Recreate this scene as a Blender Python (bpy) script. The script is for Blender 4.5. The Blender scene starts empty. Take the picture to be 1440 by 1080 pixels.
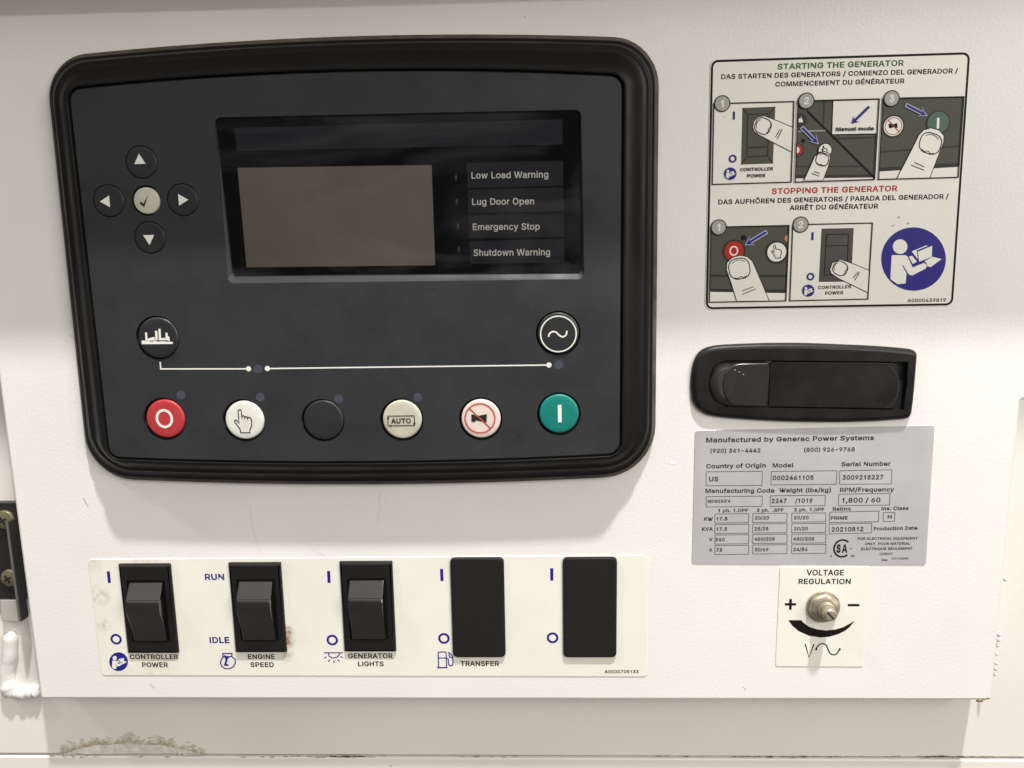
import bpy, bmesh, math, random
from mathutils import Vector, Matrix
from mathutils.geometry import tessellate_polygon
random.seed(7)
S = bpy.context.scene
C = S.collection
MM = 0.001
# ------------------------------------------------------------------ camera
D = 313.0                                   # camera distance from the panel face, mm
PITCH, YAW, ROLL, FPX = 0.16857686, -0.03154802, -0.01670524, 1083.78
_f = Vector((math.sin(YAW)*math.cos(PITCH), math.cos(YAW)*math.cos(PITCH), -math.sin(PITCH)))
_r = _f.cross(Vector((0, 0, 1))).normalized(); _u = _r.cross(_f)
RT = math.cos(ROLL)*_r + math.sin(ROLL)*_u
UP = -math.sin(ROLL)*_r + math.cos(ROLL)*_u
cam = bpy.data.objects.new('camera', bpy.data.cameras.new('camera')); C.objects.link(cam)
cam.data.sensor_width = 36; cam.data.lens = 36*FPX/1440
cam.data.clip_start = 0.01; cam.data.clip_end = 50
m = Matrix.Identity(4)
for i, v in enumerate((RT, UP, -_f)):
    for j in range(3): m[j][i] = v[j]
m.translation = Vector((0, -D*MM, 0))
cam.matrix_world = m
S.camera = cam
# ------------------------------------------------------------------ world, lamps, exposure
W = bpy.data.worlds.new('World'); S.world = W; W.use_nodes = True
bg = W.node_tree.nodes['Background']
bg.inputs[1].default_value = 0.50
_n = W.node_tree.nodes; _l = W.node_tree.links                     # invented surroundings: dim low, brighter overhead to add fill and rocker gloss
_tc = _n.new('ShaderNodeTexCoord'); _sx = _n.new('ShaderNodeSeparateXYZ'); _mr = _n.new('ShaderNodeMapRange'); _mr.interpolation_type = 'SMOOTHSTEP'
_mr.inputs[1].default_value = .25; _mr.inputs[2].default_value = .60
_mx = _n.new('ShaderNodeMix'); _mx.data_type = 'RGBA'; _mx.inputs[6].default_value = (.37, .355, .335, 1); _mx.inputs[7].default_value = (1.8, 1.76, 1.70, 1)
_l.new(_tc.outputs['Generated'], _sx.inputs[0]); _l.new(_sx.outputs[2], _mr.inputs[0]); _l.new(_mr.outputs[0], _mx.inputs[0]); _l.new(_mx.outputs[2], bg.inputs[0])
def lamp(name, loc, target, size, watts, col):
    l = bpy.data.lights.new(name, 'AREA'); l.shape = 'DISK'; l.size = size; l.energy = watts; l.color = col
    o = bpy.data.objects.new(name, l); C.objects.link(o); o.location = loc
    o.rotation_euler = (Vector(target)-Vector(loc)).to_track_quat('-Z', 'Y').to_euler()
lamp('ceiling_lamp', (0.36, -0.80, 2.42), (0, 0, -.1), 0.10, 100, (1.0, 0.955, 0.94))
lamp('ceiling_lamp', (-2.10, -0.80, 2.42), (0, 0, -.1), 0.14, 20, (1.0, 0.95, 0.92))
lamp('fill_light', (1.25, -1.4, 0.55), (0, 0, 0), 1.1, 25, (1.0, 0.965, 0.895))  # added soft fill from the front right, no known fixture
S.view_settings.view_transform = 'Standard'; S.view_settings.look = 'None'
S.view_settings.exposure = 0.08; S.view_settings.gamma = 1
# ------------------------------------------------------------------ placing: a measured point of the panel (at height d mm above it) in mm
def P(x, y, d=0.0):
    a = (x-720)/FPX; b = -(y-540)/FPX
    v = _f + a*RT + b*UP
    k = (D-d)/v.y
    return (v.x*k, v.z*k)
def PP(pts, d=0.0): return [P(x, y, d) for x, y in pts]
def CR(x0, y0, s): return lambda pts: [(x0+x/s, y0+y/s) for x, y in pts]
# ------------------------------------------------------------------ materials
def mat(name, col, rough=.5, metal=0, bump=0, bscale=800, bdist=.0001, vary=0, vscale=30, specks=0, sscale=350, scol=(.1,.08,.06),
        stains=(), coat=0, rvary=0, spec=.5):
    M = bpy.data.materials.new(name); M.use_nodes = True
    nt = M.node_tree; n = nt.nodes; L = nt.links
    b = n['Principled BSDF']
    b.inputs['Base Color'].default_value = (*col, 1); b.inputs['Roughness'].default_value = rough
    b.inputs['Metallic'].default_value = metal; b.inputs['Coat Weight'].default_value = coat
    b.inputs['Coat Roughness'].default_value = .12
    b.inputs['Specular IOR Level'].default_value = spec
    tc = n.new('ShaderNodeTexCoord')
    def noise(sc, det=4, rg=.55):
        t = n.new('ShaderNodeTexNoise'); t.inputs['Scale'].default_value = sc; t.inputs['Detail'].default_value = det
        t.inputs['Roughness'].default_value = rg
        L.new(tc.outputs['Object'], t.inputs['Vector']); return t.outputs['Fac']
    def mr(src, a, bb, lo=0, hi=1):
        r = n.new('ShaderNodeMapRange'); r.inputs[1].default_value = a; r.inputs[2].default_value = bb
        r.inputs[3].default_value = lo; r.inputs[4].default_value = hi; L.new(src, r.inputs[0]); return r.outputs[0]
    def mix(f, A, B):
        x = n.new('ShaderNodeMix'); x.data_type = 'RGBA'; L.new(f, x.inputs[0])
        if isinstance(A, tuple): x.inputs[6].default_value = (*A, 1)
        else: L.new(A, x.inputs[6])
        if isinstance(B, tuple): x.inputs[7].default_value = (*B, 1)
        else: L.new(B, x.inputs[7])
        return x.outputs[2]
    c = None
    if vary:
        c = mix(mr(noise(vscale, 6, .6), .3, .7), tuple(v*(1-vary) for v in col), tuple(min(1, v*(1+vary*.6)) for v in col))
    if specks:
        f = mr(noise(sscale, 3, .5), specks, specks+.03)
        c = mix(f, c if c is not None else col, scol)
    for (sx, sz, r, sc, amt) in stains:        # wear marks with a place of their own, object coordinates (m)
        vm = n.new('ShaderNodeVectorMath'); vm.operation = 'DISTANCE'; L.new(tc.outputs['Object'], vm.inputs[0])
        vm.inputs[1].default_value = (sx*MM, 0, sz*MM)
        fall = mr(vm.outputs['Value'], r*MM, r*.25*MM, 0, 1)
        nz = mr(noise(420, 5, .65), .38, .62)
        mu = n.new('ShaderNodeMath'); mu.operation = 'MULTIPLY'; L.new(fall, mu.inputs[0]); L.new(nz, mu.inputs[1])
        m2 = n.new('ShaderNodeMath'); m2.operation = 'MULTIPLY'; L.new(mu.outputs[0], m2.inputs[0]); m2.inputs[1].default_value = amt
        c = mix(m2.outputs[0], c if c is not None else col, sc)
    if c is not None: L.new(c, b.inputs['Base Color'])
    if rvary: L.new(mr(noise(60, 5), .3, .7, rough-rvary, rough+rvary), b.inputs['Roughness'])
    if bump:
        bp = n.new('ShaderNodeBump'); bp.inputs['Strength'].default_value = bump; bp.inputs['Distance'].default_value = bdist
        L.new(noise(bscale, 3, .5), bp.inputs['Height']); L.new(bp.outputs[0], b.inputs['Normal'])
    return M
# ------------------------------------------------------------------ objects
def thing(name, label, cat, c, group=None):
    o = bpy.data.objects.new(name, None); C.objects.link(o); o.empty_display_size = .01
    o.location = (c[0]*MM, -(c[2] if len(c) > 2 else 0)*MM, c[1]*MM)
    o['label'] = label; o['category'] = cat
    if group: o['group'] = group
    return o
def root(o):
    while o.parent: o = o.parent
    return o
def area(p): return sum(p[i][0]*p[(i+1) % len(p)][1]-p[(i+1) % len(p)][0]*p[i][1] for i in range(len(p)))/2
def ccw(p): return p if area(p) > 0 else p[::-1]
def offset(p, t):                               # inset by t mm (CCW outline)
    n = len(p); o = []
    for i in range(n):
        a, b, c = Vector(p[i-1]), Vector(p[i]), Vector(p[(i+1) % n])
        e1 = (b-a); e2 = (c-b)
        if e1.length < 1e-9: e1 = e2
        if e2.length < 1e-9: e2 = e1
        e1.normalize(); e2.normalize()
        n1 = Vector((-e1.y, e1.x)); n2 = Vector((-e2.y, e2.x)); s = n1+n2
        k = t/max(.35, 1+n1.dot(n2)); o.append((b.x+s.x*k, b.y+s.y*k))
    return o
def fillet(q, r, n=5):                          # rounded corners; r a number or list
    out = []; N = len(q)
    for i in range(N):
        rr = r[i] if isinstance(r, (list, tuple)) else r
        a, b, c = Vector(q[i-1]), Vector(q[i]), Vector(q[(i+1) % N])
        u = (a-b); v = (c-b)
        if rr <= 0: out.append(tuple(b)); continue
        ang = u.angle(v); t = min(rr/math.tan(ang/2), u.length*.49, v.length*.49)
        p0 = b+u.normalized()*t; p1 = b+v.normalized()*t
        for k in range(n+1):
            s = k/n; h = .5523
            c0 = p0+(b-p0)*h; c1 = p1+(b-p1)*h
            w = (1-s)**3*p0+3*s*(1-s)**2*c0+3*s*s*(1-s)*c1+s**3*p1
            out.append((w.x, w.y))
    return out
def circ(c, r, n=28, ry=None, a0=0): 
    ry = ry or r
    return [(c[0]+r*math.cos(a0+2*math.pi*i/n), c[1]+ry*math.sin(a0+2*math.pi*i/n)) for i in range(n)]
def smooth(p, n=4, closed=False):               # Catmull-Rom
    out = []; N = len(p)
    rng = range(N) if closed else range(N-1)
    g = (lambda i: p[i % N]) if closed else (lambda i: p[max(0, min(N-1, i))])
    for i in rng:
        a, b, c, d = g(i-1), g(i), g(i+1), g(i+2)
        for k in range(n):
            t = k/n
            out.append(tuple(.5*((2*b[j])+(-a[j]+c[j])*t+(2*a[j]-5*b[j]+4*c[j]-d[j])*t*t+(-a[j]+3*b[j]-3*c[j]+d[j])*t**3) for j in (0, 1)))
    if not closed: out.append(tuple(p[-1]))
    return out
class MB:
    """collects faces in panel millimetres (X right, Z up, d out of the panel)"""
    def __init__(s): s.v = []; s.f = []
    def ring(s, pts, d):
        i = len(s.v); s.v += [(x, -d, z) for x, z in pts]; return list(range(i, i+len(pts)))
    def cap(s, pts, d, holes=()):
        loops = [pts]+list(holes); ids = []
        for l in loops: ids += s.ring(l, d)
        for t in tessellate_polygon([[Vector((x, z, 0)) for x, z in l] for l in loops]):
            a, b, c = [s.v[ids[i]] for i in t]
            ar = (b[0]-a[0])*(c[2]-a[2])-(c[0]-a[0])*(b[2]-a[2])
            s.f.append(tuple(ids[i] for i in (t if ar > 0 else t[::-1])))
        return s
    def band(s, A, B, closed=True):
        n = len(A)
        for i in range(n if closed else n-1):
            j = (i+1) % n; s.f.append((A[i], B[i], B[j], A[j]))
    def loft(s, outs, cap0=False, cap1=True):   # outs: list of (outline, d)
        assert len({len(p) for p, _ in outs}) == 1
        R = [s.ring(p, d) for p, d in outs]
        for a, b in zip(R, R[1:]): s.band(b, a)
        if cap1: s.cap(*outs[-1])
        return s
    def slab(s, p, d0, d1, bev=0, holes=(), seg=3):
        p = ccw(p)
        outs = [(p, d0)]
        if bev:
            for k in range(seg+1):
                a = math.pi/2*k/seg
                outs.append((offset(p, bev*(1-math.cos(a))), d1-bev*(1-math.sin(a))))
        else: outs.append((p, d1))
        R = [s.ring(q, d) for q, d in outs]
        for a, b in zip(R, R[1:]): s.band(b, a)
        s.cap(outs[-1][0], d1, holes)
        for h in holes:
            h = ccw(h); s.band(s.ring(h, d0), s.ring(h, d1))
        return s
    def stroke(s, p, w, d, closed=False):
        n = len(p); Lp = []; Rp = []
        for i in range(n):
            b = Vector(p[i]); a = Vector(p[i-1]) if (i or closed) else None; c = Vector(p[(i+1) % n]) if (i < n-1 or closed) else None
            e1 = (b-a).normalized() if a is not None else None; e2 = (c-b).normalized() if c is not None else None
            if e1 is None: e1 = e2
            if e2 is None: e2 = e1
            n1 = Vector((-e1.y, e1.x)); n2 = Vector((-e2.y, e2.x)); q = n1+n2
            k = (w/2)/max(.4, 1+n1.dot(n2)); Lp.append(tuple(b+q*k)); Rp.append(tuple(b-q*k))
        s.band(s.ring(Lp, d), s.ring(Rp, d), closed); return s
    def dome(s, c, r, d0, d1, crown=.3, n=40, edge=.5):
        outs = [(circ(c, r, n), d0), (circ(c, r, n), d1-edge)]
        for k in (1, 2, 3):
            a = math.pi/2*k/3; outs.append((circ(c, r-edge*(1-math.cos(a)), n), d1-edge*(1-math.sin(a))))
        for t in (.8, .5, .2): outs.append((circ(c, (r-edge)*t, n), d1+crown*(1-t*t)))
        return s.loft(outs)
    def box(s, x0, x1, z0, z1, d0, d1): return s.slab([(x0, z0), (x1, z0), (x1, z1), (x0, z1)], d0, d1)
    def tube(s, pts, rad, n=10):                # pts (x,z,d)
        R = []
        for i, p in enumerate(pts):
            a = Vector(pts[max(0, i-1)]); b = Vector(pts[min(len(pts)-1, i+1)]); t = (b-a).normalized()
            u = t.cross(Vector((.3, .2, 1))).normalized(); w = t.cross(u)
            r = rad[i] if isinstance(rad, list) else rad; ids = []
            for k in range(n):
                q = Vector(p)+u*r*math.cos(2*math.pi*k/n)+w*r*math.sin(2*math.pi*k/n)
                ids.append(len(s.v)); s.v.append((q.x, -q.z, q.y))
            R.append(ids)
        for a, b in zip(R, R[1:]): s.band(a, b)
        s.f.append(tuple(R[0][::-1])); s.f.append(tuple(R[-1])); return s
    def build(s, name, m, parent=None, sm=None, label=None, kind=None):
        me = bpy.data.meshes.new(name)
        o0 = root(parent).location if parent else Vector((0, 0, 0))
        me.from_pydata([(x*MM-o0.x, y*MM-o0.y, z*MM-o0.z) for x, y, z in s.v], [], s.f)
        me.validate()
        if sm:
            me.shade_smooth(); me.set_sharp_from_angle(angle=math.radians(sm))
        me.materials.append(m)
        o = bpy.data.objects.new(name, me); C.objects.link(o)
        if parent: o.parent = parent
        if label: o['label'] = label
        if kind: o['kind'] = kind
        return o
# letter shapes: advance, then closed outlines (x, y, x, y ...), cap height 509
GL = {'(':[273,[161,313,151,207,160,115,188,16,236,-96,177,-96,150,-46,128,4,111,55,99,106,92,156,89,207,101,324,132,441,177,539,236,539,191,428]],
')':[273,[97,539,142,441,173,323,184,207,182,156,174,104,161,53,144,3,123,-47,97,-96,37,-96,86,18,113,116,122,207,112,313,82,428,37,539]],
',':[187,[137,71,84,-119,38,-119,68,71]],
'-':[453,[337,244,337,188,114,188,114,244]],
'.':[187,[53,59,63,73,78,83,95,87,113,83,128,73,138,59,141,41,138,24,128,9,113,-1,95,-4,78,-1,63,9,53,24,50,41]],
'/':[249,[71,-76,14,-76,178,533,235,533]],
'0':[453,[50,202,48,254,50,306,57,353,69,395,95,447,130,484,174,508,227,516,279,508,323,484,358,447,384,395,396,353,403,306,405,254,403,202,396,155,384,113,359,62,323,24,279,1,227,-7,174,1,130,24,95,62,69,113,57,155],[140,103,163,74,192,56,227,50,261,56,290,74,313,103,330,144,340,194,344,254,340,314,330,365,313,405,290,435,261,453,227,460,192,453,163,435,140,405,123,365,113,314,109,254,113,194,123,144]],
'1':[420,[276,509,276,0,212,0,212,400,120,345,120,405,170,440,228,509]],
'2':[453,[127,362,66,362,71,405,86,442,111,473,143,496,182,511,225,516,268,511,306,497,337,474,361,445,376,411,381,372,371,318,336,259,267,180,153,60,153,57,389,57,389,0,64,0,64,47,234,229,282,282,311,327,320,371,317,397,308,419,293,436,273,449,224,460,196,457,172,447,153,433,139,413,130,390]],
'3':[453,[70,57,52,91,44,132,109,132,115,107,126,87,144,71,165,59,219,50,275,61,297,74,315,93,325,116,329,145,326,172,316,196,299,217,275,234,242,244,201,248,157,248,157,299,288,448,288,452,70,452,70,509,372,509,372,461,221,289,264,288,308,276,344,253,371,222,387,186,393,145,387,103,370,66,344,36,309,12,266,-2,218,-7,173,-3,133,10,98,30]],
'4':[453,[247,509,311,509,109,166,109,163,282,163,282,318,343,318,343,163,413,163,413,105,343,105,343,0,282,0,282,105,40,105,40,158]],
'5':[453,[178,325,229,334,263,330,294,321,321,306,345,285,364,260,379,231,388,199,391,163,385,117,369,76,343,41,309,15,268,-1,221,-7,178,-2,140,11,108,32,83,60,66,93,60,130,122,130,127,108,138,89,173,60,221,50,250,53,276,64,298,82,314,104,324,131,328,162,324,193,314,221,297,244,275,262,248,273,218,277,167,268,128,246,67,253,96,509,366,509,366,452,151,452,134,301,136,301]],
'6':[453,[69,115,64,162,68,199,80,239,137,340,252,509,322,509,173,293,196,307,235,314,278,309,316,295,346,271,370,240,384,201,389,157,384,112,368,73,343,39,310,14,271,-2,226,-7,182,-1,142,15,109,40,84,74],[153,79,174,63,198,52,226,48,254,52,279,63,299,79,314,101,324,128,327,157,324,187,314,213,299,235,279,251,254,262,226,265,198,262,174,252,153,235,138,214,128,188,125,158,128,128,138,102]],
'7':[453,[323,448,323,452,62,452,62,509,391,509,391,449,165,0,97,0]],
'8':[453,[57,96,52,135,55,166,65,195,81,220,101,241,125,256,153,265,153,267,119,282,93,308,76,342,70,380,75,417,90,450,114,477,146,498,184,511,226,516,269,511,306,498,337,477,361,450,377,417,382,380,376,342,359,308,333,282,300,267,300,265,327,256,351,241,372,220,387,195,397,166,401,135,395,96,378,62,352,33,317,11,275,-2,226,-7,178,-2,136,11,101,33,74,62],[145,74,167,60,195,52,226,49,258,52,285,60,307,74,323,91,333,113,337,139,333,165,322,189,305,208,283,223,256,232,226,235,196,232,169,223,147,208,130,189,119,165,115,139,119,113,129,91],[226,290,274,300,293,313,307,330,316,351,319,376,316,399,308,420,294,437,275,449,226,460,177,449,159,437,145,420,136,399,133,376,136,351,145,330,159,313,178,300]],
'9':[453,[68,307,64,352,69,397,85,436,110,469,143,494,182,510,226,516,271,510,310,494,343,468,368,434,384,393,389,347,385,309,373,270,315,168,200,0,130,0,279,216,257,202,218,195,175,199,137,214,106,237,83,269],[154,274,174,257,199,247,226,243,254,247,279,257,299,273,314,295,324,321,327,350,324,381,314,407,299,429,279,446,254,457,226,460,199,457,174,446,154,429,138,407,129,381,125,352,129,322,138,295]],
'A':[479,[201,509,276,509,463,0,395,0,344,142,135,142,85,0,16,0],[155,199,324,199,287,302,264,372,239,456,213,371,191,302]],
'B':[456,[245,57,296,63,330,80,349,105,355,137,352,161,342,184,327,203,306,218,279,228,248,231,125,231,125,57],[241,509,289,504,329,491,359,469,381,442,394,410,398,374,395,344,387,320,356,286,315,267,315,262,339,257,363,245,385,227,402,203,414,173,418,136,413,100,400,67,377,39,344,18,301,4,247,0,60,0,60,509],[238,285,288,296,308,309,323,326,333,348,336,372,330,403,313,429,283,446,240,452,125,452,125,285]],
'C':[510,[40,254,44,305,53,352,70,393,92,429,119,459,150,484,186,501,225,512,267,516,340,504,373,490,402,471,427,447,448,418,463,385,473,348,408,348,389,395,357,428,315,449,267,456,223,450,184,432,150,403,125,364,109,314,103,254,109,194,125,145,151,105,184,76,223,59,267,53,315,60,357,81,389,114,408,160,473,160,463,124,448,91,428,62,402,38,373,19,341,5,305,-4,267,-7,225,-3,186,7,150,25,119,49,92,79,70,115,53,157,44,203]],
'D':[502,[225,509,273,505,315,495,353,478,399,441,433,391,449,351,458,306,462,255,458,205,449,159,433,119,411,83,384,54,351,31,312,14,268,3,219,0,60,0,60,509],[354,110,379,149,394,198,399,255,394,312,379,361,354,399,320,428,275,446,221,452,125,452,125,57,215,57,272,63,318,81]],
'E':[418,[375,57,375,0,60,0,60,509,372,509,372,452,125,452,125,286,355,286,355,229,125,229,125,57]],
'F':[410,[60,0,60,509,369,509,369,452,125,452,125,278,346,278,346,221,125,221,125,0]],
'G':[520,[53,157,43,203,40,254,43,305,53,352,69,393,91,429,117,459,149,484,184,501,223,512,265,516,304,513,340,504,374,489,403,469,429,445,449,416,465,384,474,349,408,349,387,393,356,427,315,448,265,456,222,450,183,432,150,404,125,364,109,314,103,254,109,194,125,145,151,105,184,76,224,59,269,53,309,57,345,71,374,93,396,123,410,160,415,199,283,199,283,256,478,256,478,200,471,141,451,91,419,50,377,19,326,0,269,-7,225,-3,185,7,149,25,118,49,91,79,69,116]],
'H':[517,[60,509,125,509,125,289,392,289,392,509,457,509,457,0,392,0,392,232,125,232,125,0,60,0]],
'I':[190,[62,0,62,509,127,509,127,0]],
'J':[396,[33,173,98,173,98,145,104,104,122,74,149,56,185,50,220,56,248,74,266,104,272,145,272,509,336,509,336,145,332,100,318,63,294,33,246,3,185,-7,124,3,75,33,52,63,38,100,33,145]],
'K':[466,[125,509,125,334,124,242,139,261,174,303,212,344,364,509,448,509,243,289,449,0,372,0,198,245,125,167,125,0,60,0,60,509]],
'L':[393,[125,509,125,57,361,57,361,0,60,0,60,509]],
'M':[628,[60,0,60,509,155,509,314,90,473,509,568,509,568,0,504,0,504,420,345,0,284,0,124,420,124,0]],
'N':[523,[125,291,125,0,60,0,60,509,136,509,343,183,363,151,388,107,403,76,401,108,399,157,399,509,463,509,463,0,387,0,202,290,177,331,148,381,120,431,122,384,124,328]],
'O':[533,[53,157,44,203,40,254,44,305,53,352,70,393,92,429,119,459,150,484,186,501,225,512,267,516,309,512,348,501,384,484,415,459,442,429,464,393,480,352,490,305,493,254,490,203,480,157,464,115,442,79,415,49,384,25,348,7,309,-3,267,-7,225,-3,186,7,150,25,119,49,92,79,70,115],[151,105,184,76,223,59,267,53,310,59,349,76,383,105,408,144,425,194,430,254,425,314,408,365,383,404,349,433,310,450,267,456,223,450,184,433,151,404,125,364,109,314,103,254,109,194,125,144]],
'P':[444,[235,509,289,503,332,487,366,462,390,430,404,391,409,348,404,304,390,265,366,233,332,207,289,191,235,186,125,186,125,0,60,0,60,509],[233,242,269,246,297,256,318,272,333,294,342,319,344,348,342,376,333,402,318,423,297,439,268,449,232,452,125,452,125,242]],
'Q':[533,[53,157,44,203,40,254,44,305,53,352,70,393,92,429,119,459,150,484,186,501,225,512,267,516,309,512,348,501,384,484,415,459,442,429,464,393,480,352,490,305,493,254,490,203,480,157,464,115,442,79,415,49,403,40,468,-48,401,-48,357,12,348,7,309,-3,267,-7,225,-3,186,7,150,25,119,49,92,79,70,115],[151,105,184,76,223,59,267,53,310,59,318,63,245,159,313,159,365,90,383,105,408,144,425,194,430,254,425,314,408,365,383,404,349,433,310,450,267,456,223,450,184,433,151,404,125,364,109,314,103,254,109,194,125,144]],
'R':[449,[236,509,290,504,333,489,367,465,390,433,405,395,409,352,405,309,390,271,367,240,333,217,313,211,428,0,353,0,246,199,236,198,125,198,125,0,60,0,60,509],[234,255,269,258,298,267,319,281,334,300,342,324,345,352,342,380,334,405,319,425,298,440,269,449,233,452,125,452,125,255]],
'S':[446,[46,96,38,137,104,137,110,110,123,88,142,71,166,59,224,49,257,52,286,60,311,74,329,92,341,114,346,139,342,161,332,179,296,205,245,222,184,239,128,260,86,289,60,326,52,372,58,413,75,448,102,476,138,498,180,511,227,516,275,511,316,498,351,476,377,449,394,415,401,378,337,378,326,412,302,437,267,453,225,459,194,456,167,448,145,435,129,418,118,398,115,376,119,352,131,334,169,308,212,293,264,279,312,264,359,238,395,198,405,171,408,139,403,99,386,64,360,34,323,11,278,-4,224,-9,172,-4,128,9,91,31,64,60]],
'T':[448,[417,509,417,452,257,452,257,0,193,0,193,452,32,452,32,509]],
'U':[517,[124,509,124,178,128,144,141,113,160,87,187,68,220,56,259,52,298,56,331,68,357,87,377,113,389,144,393,178,393,509,457,509,457,173,451,124,433,80,403,43,363,15,315,-2,259,-8,203,-2,154,15,114,43,85,80,66,124,60,173,60,509]],
'V':[479,[192,206,215,137,241,52,267,138,290,206,395,509,463,509,278,0,204,0,16,509,84,509]],
'W':[686,[82,509,163,196,187,94,193,61,200,94,211,145,224,196,306,509,380,509,462,196,486,94,492,62,499,94,510,145,523,196,603,509,670,509,530,0,455,0,368,323,351,391,343,437,335,395,318,323,230,0,155,0,16,509]],
'X':[474,[200,260,29,509,104,509,178,400,204,361,223,329,238,302,252,329,272,361,298,400,374,509,446,509,276,263,456,0,382,0,292,129,268,165,250,195,237,218,225,196,206,166,182,129,91,0,18,0]],
'Y':[472,[192,344,222,292,237,260,251,293,280,344,381,509,455,509,268,208,268,0,203,0,203,208,16,509,91,509]],
'Z':[438,[399,57,399,0,42,0,42,46,273,385,306,431,323,453,285,452,40,452,40,509,397,509,397,462,169,129,134,81,114,55,152,57]],
'a':[389,[34,138,43,161,58,179,78,193,125,211,178,220,234,227,265,235,273,243,276,255,276,257,267,297,240,322,196,331,149,322,118,301,100,274,41,291,57,322,79,346,104,364,133,375,194,384,239,379,286,360,306,343,322,320,333,290,337,251,337,0,277,0,277,52,272,52,252,25,215,1,160,-9,126,-5,94,5,68,22,48,45,35,73,30,108],[102,72,130,52,170,45,202,49,228,59,248,74,263,93,272,115,276,138,276,190,259,182,231,176,200,171,175,168,134,159,103,139,95,124,92,105]],
'b':[424,[53,509,114,509,114,319,118,319,137,346,171,373,197,381,229,384,274,378,313,361,345,332,370,293,385,245,390,189,385,133,370,84,346,45,313,16,274,-2,229,-8,198,-5,172,4,138,31,118,59,112,59,112,0,53,0],[140,86,162,65,188,51,220,47,253,51,279,66,301,88,316,117,325,151,328,189,325,227,316,261,301,290,280,311,253,325,220,330,188,325,161,312,140,291,125,263,116,229,113,189,116,150,125,115]],
'c':[395,[40,243,56,291,82,330,117,360,159,378,207,384,260,377,305,356,340,322,362,277,303,262,290,289,270,311,242,325,207,330,173,325,145,310,124,287,108,258,99,224,96,187,99,151,108,117,124,89,145,66,173,51,207,46,243,52,271,66,292,89,304,117,363,102,341,56,306,21,261,-1,207,-8,159,-2,117,16,82,46,56,85,40,133,34,187]],
'd':[424,[34,189,39,245,55,293,79,332,112,361,151,378,196,384,228,381,253,373,287,346,306,319,311,319,311,509,372,509,372,0,313,0,313,59,307,59,287,31,252,4,227,-5,195,-8,151,-2,111,16,79,45,55,84,39,133],[124,88,145,66,172,51,205,47,236,51,263,65,284,86,299,115,309,150,312,189,309,229,300,263,284,291,263,312,237,325,205,330,172,325,145,311,124,290,108,261,99,227,96,189,99,151,109,117]],
'e':[404,[39,242,55,290,81,329,115,359,157,378,205,384,266,374,294,361,319,341,341,315,357,282,368,242,371,194,371,169,97,169,100,139,110,106,128,80,151,61,179,50,212,46,254,53,285,73,306,105,365,91,353,63,335,39,311,19,283,4,249,-5,212,-8,161,-2,117,16,82,46,56,85,40,132,34,187],[125,294,109,270,99,241,97,221,308,221,307,237,298,269,283,294,263,314,237,326,205,330,173,326,146,313]],
'f':[253,[81,0,81,327,6,327,6,379,81,379,81,432,84,461,96,486,113,505,135,519,187,530,222,527,243,521,227,468,215,472,195,474,171,470,154,460,145,443,142,419,142,379,228,379,228,327,142,327,142,0]],
'g':[425,[122,-66,154,-88,207,-97,249,-92,282,-75,304,-47,311,-6,311,68,306,68,287,41,252,16,227,8,195,5,152,10,113,27,80,53,55,90,39,136,34,191,39,246,55,293,80,332,112,361,152,378,196,384,228,382,253,373,288,346,308,319,313,319,313,379,372,379,372,-9,367,-54,350,-90,324,-117,291,-136,251,-147,207,-151,168,-148,134,-140,82,-110,51,-69,101,-41],[124,96,145,76,172,63,205,59,237,63,264,75,285,95,300,121,309,154,312,193,309,231,300,264,285,291,264,312,237,325,205,330,172,325,145,312,124,290,109,262,99,229,96,193,99,155,109,123]],
'h':[410,[114,509,114,312,124,332,152,362,187,379,227,384,264,380,295,369,321,349,341,321,353,285,357,240,357,0,296,0,296,235,290,275,273,304,246,323,210,329,184,326,161,317,141,303,126,283,117,257,114,227,114,0,53,0,53,509]],
'i':[166,[54,455,44,468,41,483,44,499,54,512,67,521,84,524,100,521,114,512,123,499,126,483,123,468,114,455,100,446,84,443,67,446],[114,379,114,0,53,0,53,379]],
'k':[380,[121,212,284,379,360,379,201,216,372,0,294,0,154,178,114,141,114,0,53,0,53,509,114,509,114,212]],
'l':[189,[114,509,114,99,120,62,130,54,146,52,160,53,170,54,181,3,162,-1,139,-2,101,3,74,20,58,47,53,84,53,509]],
'm':[609,[172,376,219,386,257,380,287,361,309,331,317,308,322,321,337,343,381,375,437,386,468,383,497,372,522,354,541,328,553,296,557,255,557,0,496,0,496,254,490,289,473,313,447,326,419,330,395,328,374,320,345,290,335,247,335,0,274,0,274,260,269,288,253,311,229,326,199,330,158,320,140,307,126,289,117,266,114,238,114,0,53,0,53,379,112,379,112,306,118,323,132,346]],
'n':[409,[53,0,53,379,112,379,112,307,124,332,152,362,187,379,227,384,264,380,295,369,321,349,341,321,353,285,357,240,357,0,296,0,296,235,290,275,273,304,246,323,210,329,184,326,161,317,141,303,126,283,117,257,114,227,114,0]],
'o':[415,[34,187,40,243,56,291,82,330,117,360,159,378,207,384,256,378,299,360,333,330,359,291,376,243,381,187,376,133,359,85,333,46,299,16,256,-2,207,-8,159,-2,117,16,82,46,56,85,40,133],[124,89,145,66,173,51,207,46,242,51,270,66,292,89,307,117,316,151,319,187,316,224,307,258,292,287,270,310,242,325,207,330,173,325,145,310,124,287,108,258,99,224,96,187,99,151,108,117]],
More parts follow.
